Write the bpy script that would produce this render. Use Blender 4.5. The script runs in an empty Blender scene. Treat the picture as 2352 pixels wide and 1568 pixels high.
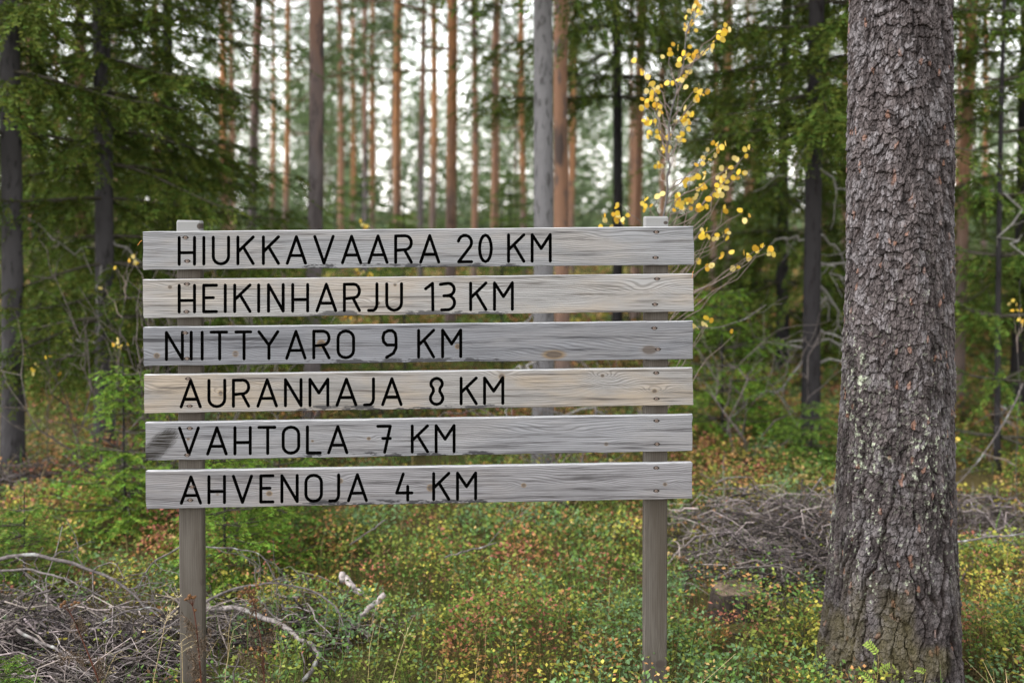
import bpy, bmesh, math, random
import numpy as np
from mathutils import Vector, Matrix
R = math.radians
random.seed(7)
rng = np.random.default_rng(7)
scene = bpy.context.scene
COL = scene.collection

# ------------------------------------------------------------------ camera
CAM_H, PITCH, LENS, SHIFT = 2.0, R(1.2), 35.0, -0.109
cd = bpy.data.cameras.new('camera'); cam = bpy.data.objects.new('camera', cd); COL.objects.link(cam)
cam.location = (0, 0, CAM_H); cam.rotation_euler = (R(90) - PITCH, 0, 0)
cd.lens = LENS; cd.sensor_width = 36; cd.shift_y = SHIFT
cd.clip_start = .05; cd.clip_end = 3000
cd.dof.use_dof = True; cd.dof.focus_distance = 3.76; cd.dof.aperture_fstop = 1.5
scene.camera = cam
# ------------------------------------------------------------------ sky
SUN_EL, SUN_AZ = R(48), R(-105)          # azimuth clockwise from +Y: light comes from the left, a little behind the camera
w = bpy.data.worlds.new('World'); scene.world = w; w.use_nodes = True
nt = w.node_tree; bg = nt.nodes['Background']
sky = nt.nodes.new('ShaderNodeTexSky'); sky.sky_type = 'NISHITA'; sky.sun_disc = False
sky.sun_elevation = SUN_EL; sky.sun_rotation = SUN_AZ; sky.dust_density = .3; sky.air_density = 2.0; sky.ozone_density = 1.0
hs = nt.nodes.new('ShaderNodeHueSaturation'); hs.inputs['Saturation'].default_value = .12
nt.links.new(sky.outputs[0], hs.inputs['Color']); nt.links.new(hs.outputs[0], bg.inputs[0])
bg.inputs[1].default_value = .15
# ------------------------------------------------------------------ sun
sd = bpy.data.lights.new('sun', 'SUN'); sun = bpy.data.objects.new('sun', sd); COL.objects.link(sun)
sd.energy = 1.4; sd.angle = R(30); sd.color = (1, .98, .96)
sdir = Vector((math.sin(SUN_AZ) * math.cos(SUN_EL), math.cos(SUN_AZ) * math.cos(SUN_EL), math.sin(SUN_EL)))
sun.rotation_euler = sdir.to_track_quat('Z', 'Y').to_euler()
# ------------------------------------------------------------------ exposure
vs = scene.view_settings
scene.display_settings.display_device = 'sRGB'
vs.view_transform = 'Standard'; vs.look = 'None'; vs.gamma = 1; vs.use_curve_mapping = False
vs.exposure = 2.05
scene.cycles.use_denoising = True
scene.cycles.max_bounces = 6; scene.cycles.diffuse_bounces = 4; scene.cycles.transparent_max_bounces = 4

# ================================================================== helpers
F = 2352 * LENS / 36
def ray(u, v):
    """direction of a pixel (2352 x 1568 picture) with unit Y"""
    xc = (u - 1176) / F; yc = -(v - 784) / F + SHIFT * 2352 / F
    d = Vector((xc, math.cos(PITCH) + yc * math.sin(PITCH), -math.sin(PITCH) + yc * math.cos(PITCH)))
    return d / d.y
def at(u, v, D):
    return Vector((0, 0, CAM_H)) + ray(u, v) * D
def colx(u, D):
    return ray(u, 784).x * D

def _h(ix, iy, s):
    return np.modf(np.abs(np.sin(ix * 127.1 + iy * 311.7 + s * 74.7) * 43758.5453))[0]
def vnoise(x, y, s=0):
    x = np.asarray(x, float); y = np.asarray(y, float)
    ix, iy = np.floor(x), np.floor(y); fx, fy = x - ix, y - iy
    fx = fx * fx * (3 - 2 * fx); fy = fy * fy * (3 - 2 * fy)
    a = _h(ix, iy, s); b = _h(ix + 1, iy, s); c = _h(ix, iy + 1, s); d = _h(ix + 1, iy + 1, s)
    return (a + (b - a) * fx) * (1 - fy) + (c + (d - c) * fx) * fy
def fbm(x, y, s=0, o=4):
    r = 0; a = .5
    for k in range(o):
        r = r + a * vnoise(np.asarray(x) * 2 ** k, np.asarray(y) * 2 ** k, s + k * 13); a *= .5
    return r
def gz(x, y):
    """height of the forest floor"""
    x = np.asarray(x, float); y = np.asarray(y, float)
    far = np.clip((y - 4) / 8, 0, 1)
    return (fbm(x * .9, y * .9, 3, 3) - .44) * .16 + (vnoise(x * .22, y * .22, 9) - .5) * .35 * far
def g1(x, y): return float(gz(x, y))

class Acc:
    """collects vertices, faces and colours of one mesh"""
    def __init__(s): s.v = []; s.f = []; s.c = []; s.n = 0
    def add(s, v, f, c=(.5, .5, .5)):
        v = np.asarray(v, float); f = np.asarray(f, int)
        c = np.asarray(c, float)
        if c.ndim == 1: c = np.repeat(c[None], len(v), 0)
        s.v.append(v); s.f.append(f + s.n); s.c.append(c); s.n += len(v)
    def mesh(s, name, smooth=True):
        me = bpy.data.meshes.new(name)
        v = np.concatenate(s.v); c = np.concatenate(s.c)
        lens = [np.full(len(f), f.shape[1]) for f in s.f if len(f)]
        idx = np.concatenate([f.ravel() for f in s.f if len(f)]); ln = np.concatenate(lens)
        me.vertices.add(len(v)); me.vertices.foreach_set('co', v.ravel().astype(np.float32))
        me.loops.add(len(idx)); me.loops.foreach_set('vertex_index', idx.astype(np.int32))
        me.polygons.add(len(ln)); st = np.concatenate([[0], np.cumsum(ln)[:-1]])
        me.polygons.foreach_set('loop_start', st.astype(np.int32))
        if not smooth: me.polygons.foreach_set('use_smooth', np.zeros(len(ln), bool))
        a = me.color_attributes.new('tint', 'FLOAT_COLOR', 'POINT')
        a.data.foreach_set('color', np.c_[c, np.ones(len(c))].ravel().astype(np.float32))
        me.update(calc_edges=True); me.validate()
        return me
    def build(s, name, mat, parent=None, smooth=True):
        me = s.mesh(name, smooth); me.materials.append(mat)
        return link(name, me, parent)
def link(name, me, parent=None):
    o = bpy.data.objects.new(name, me); COL.objects.link(o)
    if parent: o.parent = parent
    return o
def empty(name, loc=(0, 0, 0), rz=0):
    o = bpy.data.objects.new(name, None); COL.objects.link(o); o.location = loc; o.rotation_euler = (0, 0, rz)
    o.empty_display_size = .1
    return o
def tag(o, label=None, cat=None, group=None, kind=None):
    if label: o['label'] = label
    if cat: o['category'] = cat
    if group: o['group'] = group
    if kind: o['kind'] = kind
    return o
def tube(acc, pts, rad, n=5, c=(.5, .5, .5), cap=False):
    pts = np.asarray(pts, float); m = len(pts); rad = np.broadcast_to(np.asarray(rad, float), (m,))
    t = np.gradient(pts, axis=0); t /= np.linalg.norm(t, axis=1)[:, None] + 1e-9
    ref = np.where(np.abs(t[:, 2:3]) > .9, np.array([[1., 0, 0]]), np.array([[0, 0, 1.]]))
    a = np.cross(t, ref); a /= np.linalg.norm(a, axis=1)[:, None] + 1e-9
    b = np.cross(t, a)
    th = np.arange(n) / n * 2 * np.pi
    v = pts[:, None] + rad[:, None, None] * (np.cos(th)[None, :, None] * a[:, None] + np.sin(th)[None, :, None] * b[:, None])
    i = np.arange(m - 1)[:, None] * n; j = np.arange(n)[None]; k = (j + 1) % n
    f = np.stack([i + j, i + k, i + n + k, i + n + j], -1).reshape(-1, 4)
    cc = np.asarray(c, float)
    if cc.ndim == 2: cc = np.repeat(cc, n, 0)
    acc.add(v.reshape(-1, 3), f, cc)
    if cap:
        acc.add(np.r_[v[-1], pts[-1][None]], np.array([[q, (q + 1) % n, n] for q in range(n)]), cc if cc.ndim == 1 else cc[-1])
def leaves(acc, base, d, nrm, L, W, c, bend=0.0, fat=.5):
    """diamond leaves: base points, direction, normal, length, width, colour (all N)"""
    base = np.asarray(base, float); N = len(base)
    d = d / (np.linalg.norm(d, axis=1)[:, None] + 1e-9)
    s = np.cross(d, nrm); s /= np.linalg.norm(s, axis=1)[:, None] + 1e-9
    L = np.broadcast_to(np.asarray(L, float), (N,))[:, None]; W = np.broadcast_to(np.asarray(W, float), (N,))[:, None]
    up = np.cross(s, d)
    v = np.stack([base, base + d * L * fat - s * W / 2 + up * L * bend, base + d * L, base + d * L * fat + s * W / 2 + up * L * bend], 1)
    f = np.arange(N * 4).reshape(N, 4)
    c = np.asarray(c, float)
    if c.ndim == 1: c = np.repeat(c[None], N, 0)
    acc.add(v.reshape(-1, 3), f, np.repeat(c, 4, 0))
def rdir(n, zlo=-1, zhi=1):
    a = rng.uniform(0, 2 * np.pi, n); z = rng.uniform(zlo, zhi, n); r = np.sqrt(np.clip(1 - z * z, 0, 1))
    return np.c_[r * np.cos(a), r * np.sin(a), z]
def curve(p0, p1, n=8, wob=.1, sag=0., seed=None):
    r = np.random.default_rng(seed) if seed is not None else rng
    p0 = np.asarray(p0, float); p1 = np.asarray(p1, float); t = np.linspace(0, 1, n)[:, None]
    L = np.linalg.norm(p1 - p0)
    j = r.normal(0, 1, (n, 3)).cumsum(0); j -= j[:1] + (j[-1:] - j[:1]) * t
    p = p0 + (p1 - p0) * t + j * wob * L / n
    p[:, 2] += sag * L * 4 * (t * (1 - t))[:, 0]
    return p

# ------------------------------------------------------------------ materials
def mat(name, rough=.8, spec=.2):
    m = bpy.data.materials.new(name); m.use_nodes = True
    b = m.node_tree.nodes['Principled BSDF']; b.inputs['Roughness'].default_value = rough
    b.inputs['Specular IOR Level'].default_value = spec
    return m, m.node_tree, b
class NT:
    def __init__(s, nt): s.t = nt
    def n(s, typ, **k):
        o = s.t.nodes.new('ShaderNode' + typ)
        for a, b in k.items(): setattr(o, a, b)
        return o
    def put(s, sock, v):
        if hasattr(v, 'is_output') or isinstance(v, bpy.types.NodeSocket): s.t.links.new(v, sock)
        else: sock.default_value = v
    def math(s, op, a, b=0., c=0., clamp=False):
        o = s.n('Math', operation=op, use_clamp=clamp)
        s.put(o.inputs[0], a); s.put(o.inputs[1], b); s.put(o.inputs[2], c)
        return o.outputs[0]
    def vec(s, op, a, b=(0, 0, 0), out=0):
        o = s.n('VectorMath', operation=op); s.put(o.inputs[0], a); s.put(o.inputs[1], b)
        return o.outputs[out]
    def mix(s, f, a, b, blend='MIX'):
        o = s.n('Mix', data_type='RGBA', blend_type=blend)
        s.put(o.inputs['Factor'], f)
        s.put(o.inputs[6], a if not isinstance(a, tuple) else (*a, 1)); s.put(o.inputs[7], b if not isinstance(b, tuple) else (*b, 1))
        return o.outputs[2]
    def noise(s, v, scale=5., detail=4., rough=.55, dist=0.):
        o = s.n('TexNoise'); s.put(o.inputs['Vector'], v)
        o.inputs['Scale'].default_value = scale; o.inputs['Detail'].default_value = detail
        o.inputs['Roughness'].default_value = rough; o.inputs['Distortion'].default_value = dist
        return o.outputs['Fac']
    def ramp(s, v, lo, hi, a=0., b=1.):
        o = s.n('MapRange', clamp=True); o.interpolation_type = 'SMOOTHSTEP'
        s.put(o.inputs[0], v); o.inputs[1].default_value = lo; o.inputs[2].default_value = hi
        o.inputs[3].default_value = a; o.inputs[4].default_value = b
        return o.outputs[0]
    def coord(s, which='Object'): return s.n('TexCoord').outputs[which]
    def bump(s, h, strength, dist, bsdf):
        o = s.n('Bump'); o.inputs['Strength'].default_value = strength; o.inputs['Distance'].default_value = dist
        s.put(o.inputs['Height'], h); s.t.links.new(o.outputs[0], bsdf.inputs['Normal'])

def leaf_mat(name, trans=.35, rough=.55, spec=.25):
    """colour comes from the mesh's own tint; thin leaves let light through"""
    m, t, b = mat(name, rough, spec); N = NT(t)
    a = N.n('Attribute', attribute_name='tint')
    t.links.new(a.outputs['Color'], b.inputs['Base Color'])
    tr = N.n('BsdfTranslucent'); t.links.new(a.outputs['Color'], tr.inputs[0])
    mx = N.n('MixShader'); mx.inputs[0].default_value = trans
    t.links.new(b.outputs[0], mx.inputs[1]); t.links.new(tr.outputs[0], mx.inputs[2])
    t.links.new(mx.outputs[0], t.nodes['Material Output'].inputs[0])
    return m
def tint_mat(name, rough=.85, spec=.15, nz=40., amt=.35, bump=0.):
    m, t, b = mat(name, rough, spec); N = NT(t)
    a = N.n('Attribute', attribute_name='tint'); c = N.coord()
    n = N.noise(c, nz, 3)
    k = N.ramp(n, .3, .7, 1 - amt, 1 + amt)
    v = N.vec('SCALE', a.outputs['Color']); t.links.new(k, v.node.inputs['Scale'])
    t.links.new(v, b.inputs['Base Color'])
    if bump: N.bump(n, .5, bump, b)
    return m
M = {}
M['leaf'] = leaf_mat('shrub_leaves', .25, .6, .10)
M['needle'] = leaf_mat('conifer_needles', .20, .7, .04)
M['yellow'] = leaf_mat('autumn_leaves', .45, .5, .12)
M['twig'] = tint_mat('dead_twigs', .9, .03, 60, .4)
M['stem'] = tint_mat('plant_stems', .8, .15, 80, .2)
M['bark_big'] = tint_mat('plated_pine_bark', .9, .03, 260, .45, .0015)

def trunk_mat(name, low, high, dark, z0, z1, scale):
    """bark whose colour changes with height (plates low down, thin flaking bark above)"""
    m, t, b = mat(name, .9, .02); N = NT(t); c = N.coord()
    sx = N.n('SeparateXYZ'); t.links.new(c, sx.inputs[0])
    st = N.vec('MULTIPLY', c, (1, 1, .35))
    off = N.vec('ADD', st, N.n('ObjectInfo').outputs['Location'])
    n1 = N.noise(off, scale, 4, .6); n2 = N.noise(off, scale * .28, 3, .6)
    hz = N.math('ADD', sx.outputs[2], N.math('MULTIPLY', N.math('SUBTRACT', n2, .5), 3.))
    k = N.ramp(hz, z0, z1)
    base = N.mix(k, low, high)
    base = N.mix(N.ramp(n1, .52, .68), base, dark)
    base = N.mix(N.ramp(n2, .56, .70), base, tuple(x * .55 for x in low))
    t.links.new(base, b.inputs['Base Color'])
    N.bump(n1, .8, .02, b)
    return m
M['pine'] = trunk_mat('pine_bark', (.112, .084, .074), (.270, .132, .064), (.085, .057, .045), 1.2, 3.6, 14)
M['pine_red'] = trunk_mat('flaky_pine_bark', (.125, .095, .085), (.205, .115, .075), (.085, .068, .064), -.5, 2.4, 12)
M['pine_grey'] = trunk_mat('grey_pine_bark', (.095, .082, .082), (.17, .095, .066), (.055, .046, .045), 2.2, 4.6, 12)
M['spruce'] = trunk_mat('spruce_bark', (.044, .041, .043), (.048, .045, .046), (.023, .021, .021), 0, 5, 22)
M['spruce_pale'] = trunk_mat('pale_spruce_bark', (.100, .096, .100), (.125, .120, .122), (.055, .052, .052), 0, 5, 26)
M['spruce_dark'] = trunk_mat('dark_spruce_bark', (.026, .024, .025), (.026, .024, .024), (.014, .012, .012), 0, 5, 22)

# ================================================================== ground
def make_ground():
    k = np.linspace(-1, 1, 281); xs = 7 * k + 443 * np.sign(k) * np.abs(k) ** 5
    j = np.linspace(0, 1, 301); ys = -6 + 22 * j + 600 * j ** 6
    X, Y = np.meshgrid(xs, ys); Z = gz(X, Y)
    Z = Z + (fbm(X * 7, Y * 7, 21, 3) - .45) * .05 * (np.abs(X) < 8)
    v = np.stack([X, Y, Z], -1).reshape(-1, 3); nx = len(xs)
    i = (np.arange(len(ys) - 1)[:, None] * nx + np.arange(nx - 1)[None]).ravel()
    a = Acc(); a.add(v, np.stack([i, i + 1, i + nx + 1, i + nx], 1), (.1, .1, .1))
    m, t, b = mat('forest_floor', .95, .05); N = NT(t); c = N.coord()
    n1 = N.noise(c, .55, 4); n2 = N.noise(c, 9, 5, .65); n3 = N.noise(c, 60, 3)
    col = N.mix(N.ramp(n1, .38, .62), (.060, .066, .020), (.085, .064, .026))
    col = N.mix(N.ramp(n2, .45, .7), col, (.05, .036, .022))
    col = N.mix(N.ramp(n3, .55, .7), col, (.16, .12, .055))
    t.links.new(col, b.inputs['Base Color']); N.bump(N.math('ADD', n2, n3), .9, .05, b)
    return tag(a.build('ground', m, smooth=True), kind='structure')
make_ground()

# ================================================================== the sign
SIGN_D, YAW = 3.77, R(1.73)
S0 = at(960, 784, SIGN_D)
AL = Vector((math.cos(YAW), math.sin(YAW), 0)); NB = Vector((-math.sin(YAW), math.cos(YAW), 0))   # along, away from camera
BASE = Vector((S0.x, S0.y, g1(S0.x, S0.y)))
def onsign(x, y, back=0.):
    """pixel of the 4096 px picture -> (along, up) on the plane of the boards"""
    d = ray(x * 2352 / 4096, y * 2352 / 4096); o = Vector((0, 0, CAM_H))
    p0 = S0 + NB * back
    t = (p0 - o).dot(NB) / d.dot(NB); p = o + d * t
    return (p - BASE).dot(AL), p.z - BASE.z
SIGN = empty('trail_sign', BASE, YAW)
tag(SIGN, 'weathered grey wooden signpost with six lettered distance boards on two posts', 'signpost')
Z = 1.96
def z1(x, y): return 500 + x / Z, 840 + y / Z          # first zoom window
def z3(x, y): return 500 + x / Z, 1440 + y / Z         # lower zoom window

def wood_mat(name, light, dark, warm, warm_amt, knots, seed, half, stain=0., wedge=None, ring=900.):
    """weathered plank: growth rings are the contour lines of a height field that rises at every knot"""
    m, t, b = mat(name, .85, .06); N = NT(t); c = N.coord()
    sep = N.n('SeparateXYZ'); t.links.new(c, sep.inputs[0]); X, Zc = sep.outputs[0], sep.outputs[2]
    off = N.vec('ADD', c, (seed * 3.7, seed, seed * 1.3))
    slow = N.noise(N.vec('MULTIPLY', off, (1.3, 1, 5)), 1., 3, .5)
    mid = N.noise(N.vec('MULTIPLY', off, (5, 1, 24)), 1., 3, .5)
    H = N.math('ADD', N.math('MULTIPLY', Zc, ring), N.math('MULTIPLY', slow, 78.))
    H = N.math('ADD', H, N.math('MULTIPLY', mid, 6.))
    core = None; orange = None
    for (kx, kz, rx, rz, hgt, orng) in knots:
        d = N.vec('SUBTRACT', c, (kx, 0, kz))
        e = N.vec('MULTIPLY', d, (1 / (rx * 6.5), 0, 1 / (rz * 2.4)))
        q = N.vec('DOT_PRODUCT', e, e, out='Value')
        H = N.math('ADD', H, N.math('MULTIPLY', N.math('EXPONENT', N.math('MULTIPLY', q, -1.)), hgt))
        l = N.vec('LENGTH', N.vec('MULTIPLY', d, (1 / rx, 0, 1 / rz)), out='Value')
        kk = N.ramp(l, .75, 1.1, 1. if orng else .12, 0.); core = kk if core is None else N.math('MAXIMUM', core, kk)
        oo = N.math('MULTIPLY', N.ramp(l, .9, 1.7, 1., 0.), orng); orange = oo if orange is None else N.math('MAXIMUM', orange, oo)
    g = N.math('SINE', H); g = N.ramp(g, -.2, 1.)
    fine = N.noise(N.vec('MULTIPLY', off, (9, 1, 420)), 1., 3, .6)
    blotch = N.noise(N.vec('MULTIPLY', off, (2.2, 1, 7)), 1., 4, .6)
    col = N.mix(N.math('MULTIPLY', N.ramp(blotch, .42, .66), warm_amt, clamp=True), light, warm)
    dark = tuple(x * .8 for x in dark)
    gs = N.math('MULTIPLY', g, N.ramp(blotch, .35, .65, .62, .40))
    col = N.mix(gs, col, dark)
    col = N.mix(N.ramp(fine, .5, .78, 0., .55), col, tuple(x * .8 for x in dark))
    grey = N.noise(N.vec('MULTIPLY', off, (1.1, 1, 13)), 1.3, 5, .65)
    col = N.mix(N.ramp(grey, .48, .72, 0., .7), col, tuple(x * .58 for x in light))
    if orange is not None:
        col = N.mix(orange, col, (.135, .085, .034)); col = N.mix(N.math('MULTIPLY', core, .85), col, (.062, .050, .043))
    sk = N.noise(N.vec('MULTIPLY', off, (2.5, 1, 75)), 1., 4, .65)
    col = N.mix(N.ramp(sk, .49, .72, 0., .95), col, tuple(x * .75 for x in dark))
    col = N.mix(N.ramp(sk, .28, .44, .35, 0.), col, tuple(min(x * 1.25, .5) for x in light))
    crk = N.noise(N.vec('MULTIPLY', off, (1.6, 1, 130)), 1., 2, .4)
    crack = N.ramp(crk, .70, .74); col = N.mix(N.math('MULTIPLY', crack, .8), col, (.035, .03, .028))
    if stain:
        sn = N.noise(N.vec('MULTIPLY', off, (8, 1, 30)), 1., 4, .7)
        edge = N.ramp(Zc, -half + .004, -half + .030, 1., 0.)
        sx = N.math('MULTIPLY', N.ramp(X, -.62, -.35), N.ramp(X, .25, .5, 1., 0.))
        st = N.ramp(N.math('MULTIPLY', N.math('MULTIPLY', edge, sx), N.ramp(sn, .42, .62)), .25, .6, 0., stain)
        col = N.mix(st, col, (.035, .034, .036))
    if wedge:
        wx, wz, ang, ln, wd = wedge
        d = N.vec('SUBTRACT', c, (wx, 0, wz))
        ca, sa = math.cos(ang), math.sin(ang)
        p = N.vec('DOT_PRODUCT', d, (ca / ln, 0, sa / ln), out='Value'); q = N.vec('DOT_PRODUCT', d, (-sa / wd, 0, ca / wd), out='Value')
        r = N.math('ADD', N.math('POWER', N.math('ABSOLUTE', p), 3.), N.math('POWER', N.math('ABSOLUTE', q), 2.))
        cmb = N.n('CombineXYZ'); t.links.new(N.math('MULTIPLY', p, 1.6), cmb.inputs[0]); t.links.new(N.math('MULTIPLY', q, 9.), cmb.inputs[2])
        s1 = N.noise(cmb.outputs[0], 1.6, 4, .75); s2 = N.noise(N.vec('MULTIPLY', off, (10, 1, 260)), 1., 2, .5)
        wk = N.math('MULTIPLY', N.ramp(N.math('ADD', r, N.math('MULTIPLY', N.math('SUBTRACT', s1, .5), 2.6)), .35, 1.5, 1., 0.), N.ramp(s2, .35, .6, .55, 1.))
        col = N.mix(wk, col, (.016, .014, .012))
    # faces turned upward are mixed towards pale grey
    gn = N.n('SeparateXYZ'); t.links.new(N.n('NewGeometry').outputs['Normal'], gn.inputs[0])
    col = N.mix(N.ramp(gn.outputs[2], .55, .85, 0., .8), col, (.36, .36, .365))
    t.links.new(col, b.inputs['Base Color'])
    N.bump(N.math('SUBTRACT', N.math('ADD', N.math('MULTIPLY', fine, .5), N.math('MULTIPLY', g, -.5)), N.math('MULTIPLY', crack, 2.)), .55, .0022, b)
    return m

PAINT, _t, _b = mat('black_groove_paint', .9, 0.); _N = NT(_t)
_t.links.new(_N.mix(_N.noise(_N.coord(), 90., 3), (.0004, .0004, .0004), (.0014, .0013, .0012)), _b.inputs['Base Color'])
STEEL, _t, _b = mat('rusty_screw', .5, .5); _N = NT(_t)
_t.links.new(_N.mix(_N.noise(_N.coord('Object'), 300., 3), (.16, .12, .10), (.06, .04, .032)), _b.inputs['Base Color']); _b.inputs['Metallic'].default_value = .5
HOLE, _t, _b = mat('dark_screw_recess', .9, .1); _N = NT(_t)
_t.links.new(_N.mix(_N.noise(_N.coord(), 200., 2), (.01, .008, .007), (.03, .022, .018)), _b.inputs['Base Color'])

def arc(cx, cy, rx, ry, a0, a1, n=7):
    return [(cx + rx * math.cos(R(a0 + (a1 - a0) * i / (n - 1))), cy + ry * math.sin(R(a0 + (a1 - a0) * i / (n - 1)))) for i in range(n)]
GL = {
 'H': [[(0, 0), (0, 1)], [(1, 0), (1, 1)], [(0, .43), (1, .43)]],
 'I': [[(.5, 0), (.5, 1)]],
 'U': [[(0, 1), (0, .28)] + arc(.5, .28, .5, .28, 180, 360, 9) + [(1, 1)]],
 'K': [[(0, 0), (0, 1)], [(1, 1), (.05, .47)], [(.36, .62), (1, 0)]],
 'A': [[(0, 0), (.5, 1), (1, 0)], [(.15, .29), (.86, .29)]],
 'V': [[(0, 1), (.5, 0), (1, 1)]],
 'R': [[(0, 0), (0, 1), (.6, 1)] + arc(.62, .74, .38, .26, 88, -80, 8) + [(0, .45)], [(.58, .46), (1, 0)]],
 'E': [[(1, 1), (0, 1), (0, 0), (1, 0)], [(0, .53), (.75, .53)]],
 'N': [[(0, 0), (0, 1), (1, 0), (1, 1)]],
 'M': [[(0, 0), (0, 1), (.5, .48), (1, 1), (1, 0)]],
 'J': [[(1, 1), (1, .25)] + arc(.5, .25, .5, .25, -10, -80, 5) + [(0, 0)]],
 'T': [[(0, 1), (1, 1)], [(.55, 1), (.55, 0)]],
 'Y': [[(0, 1), (.53, .5), (1, 1)], [(.53, .5), (.53, 0)]],
 'O': [[(0, .27)] + arc(.5, .73, .5, .27, 180, 0, 9) + arc(.5, .27, .5, .27, 360, 180, 9)],
 '0': [arc(.5, .5, .5, .5, 90, 450, 17)],
 'L': [[(0, 1), (0, 0), (1, 0)]],
 '1': [[(0, .8), (.95, 1), (1, 0)]],
 '2': [[(0, .78)] + arc(.5, .73, .5, .27, 150, -35, 9) + [(.02, 0), (1, 0)]],
 '3': [[(0, .96), (.55, 1)] + arc(.55, .77, .43, .23, 80, -80, 7) + [(.25, .53)], [(.5, .53)] + arc(.5, .27, .5, .27, 80, -80, 8) + [(.1, 0)]],
 '9': [[(1, .46), (.3, .46), (.06, .58), (0, .75), (.1, .92), (.4, 1), (.7, 1), (.93, .9), (1, .7), (1, .35), (.8, .15), (.28, 0)]],
 '8': [arc(.5, .79, .46, .21, -52, 232, 11) + [(.25, .5)] + arc(.5, .23, .5, .24, 142, 398, 11) + [(.75, .5), (.78, .62)]],
 '7': [[(0, 1), (1, 1), (.55, 0)], [(.4, .53), (1, .53)]],
 '4': [[(.43, 1), (0, .27), (1, .27)], [(.72, .52), (.72, 0)]],
}
# text rows: letters with left and right edge in the zoom windows, then heights (top, bottom) at two columns
TXT = [
 (z1, 'HIUKKAVAARA20KM', [(425,545),(613,623),(692,812),(885,1005),(1085,1203),(1272,1415),(1488,1632),(1705,1848),(1912,2055),(2122,2245),(2318,2460),(2614,2717),(2780,2872),(3007,3127),(3192,3334)], (425, 217, 425), (3334, 193, 400)),
 (z1, 'HEIKINHARJU13KM', [(425,545),(617,717),(781,791),(860,980),(1043,1053),(1125,1240),(1315,1432),(1505,1652),(1720,1838),(1910,1975),(2052,2168),(2357,2414),(2472,2584),(2710,2830),(2897,3037)], (425, 592, 798), (3037, 570, 778)),
 (z1, 'NIITTYARO9KM', [(325,450),(514,524),(600,610),(675,797),(870,985),(1050,1198),(1268,1412),(1480,1600),(1670,1792),(2022,2125),(2302,2420),(2490,2632)], (325, 960, 1170), (2632, 940, 1148)),
 (z3, 'AURANMAJA8KM', [(440,590),(658,782),(850,970),(1042,1187),(1258,1380),(1450,1590),(1662,1810),(1878,1948),(2020,2165),(2394,2492),(2635,2754),(2819,2962)], (440, 160, 366), (2962, 138, 338)),
 (z3, 'VAHTOLA7KM', [(428,575),(648,793),(862,982),(1050,1175),(1240,1362),(1430,1530),(1597,1740),(1982,2080),(2252,2372),(2439,2580)], (428, 532, 737), (2580, 512, 715)),
 (z3, 'AHVENOJA4KM', [(442,592),(658,780),(850,992),(1065,1160),(1230,1350),(1418,1540),(1605,1675),(1752,1892),(2130,2250),(2420,2539),(2607,2749)], (442, 915, 1120), (2749, 883, 1086)),
]
# front face corners (top left, bottom left, top right, bottom right); the right side was read in a window 2352 further on
QUAD = [
 (z1, (137,170), (142,470), (2352+2105,128), (2352+2108,428)),
 (z1, (137,546), (145,848), (2352+2103,500), (2352+2107,795)),
 (z1, (141,919), (147,1221), (2352+2100,870), (2352+2100,1168)),
 (z3, (147,116), (153,417), (2352+2100,60), (2352+2102,352)),
 (z3, (156,492), (163,788), (2352+2097,427), (2352+2093,712)),
 (z3, (160,872), (165,1167), (2352+2094,803), (2352+2095,1085)),
]
KN = [  # knots in the 4096 px picture: x, y, half width, half height, ring rise, orange rim
 [(2425,957,16,11,9,0), (608,1002,6,5,3,0), (2590,945,20,8,5,0), (700,1025,14,5,4,0)],
 [(680,1148,9,8,7,.3), (1580,1138,7,7,8,.5), (1512,1212,10,9,12,.3), (2585,1168,16,17,16,0), (2450,1182,22,16,11,0), (1945,1170,12,14,9,0), (2790,1180,12,16,12,0), (1120,1115,12,8,8,0)],
 [(627,1422,11,10,8,.7), (942,1415,11,11,9,.6), (1285,1375,15,14,8,1.), (2598,1399,36,20,14,.15), (2216,1418,40,16,12,.9), (1830,1385,9,9,6,1.), (2140,1300,12,9,8,0), (930,1370,18,12,9,0)],
 [(883,1572,10,10,20,.6), (2007,1506,13,12,14,.5), (2410,1502,8,7,16,.4), (2618,1563,10,8,18,.6), (1045,1545,12,14,14,0), (640,1560,14,10,10,0), (2430,1545,16,18,12,0)],
 [(753,1755,6,5,5,.9), (1475,1753,7,6,5,.9), (2425,1775,8,7,5,.6), (1250,1763,5,4,3,.8), (2200,1725,30,10,8,0)],
 [(870,1975,7,5,5,.6), (1077,1973,11,9,8,.9), (1362,1922,9,9,9,.8), (1722,1950,13,13,8,.9), (2095,1940,9,8,6,.9), (2660,1936,8,7,7,.6), (2280,1938,34,12,11,0)],
]
TONE = [  # light, dark, warm, warm amount, stain
 ((.196,.196,.204), (.076,.070,.070), (.230,.198,.165), .40, .9),
 ((.222,.216,.214), (.098,.085,.078), (.265,.222,.178), .65, .8),
 ((.148,.149,.162), (.054,.052,.057), (.165,.147,.132), .25, .9),
 ((.208,.199,.194), (.088,.075,.068), (.258,.208,.155), .75, .9),
 ((.180,.179,.190), (.080,.075,.079), (.200,.177,.158), .25, 1.),
 ((.176,.170,.178), (.067,.061,.063), (.202,.170,.144), .35, 1.),
]
SCR = [  # screws in the 4096 px picture
 [(742,951),(749,1045),(2625,929),(2622,1031)], [(748,1137),(746,1247),(2628,1116),(2620,1218)],
 [(741,1332),(748,1434),(2617,1313),(2632,1397)], [(753,1515),(758,1624),(2625,1492),(2626,1595)],
 [(759,1713),(749,1820),(2626,1683),(2628,1776)], [(768,1947),(761,2000),(2625,1871),(2625,1963)],
]
TH = .026
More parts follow.
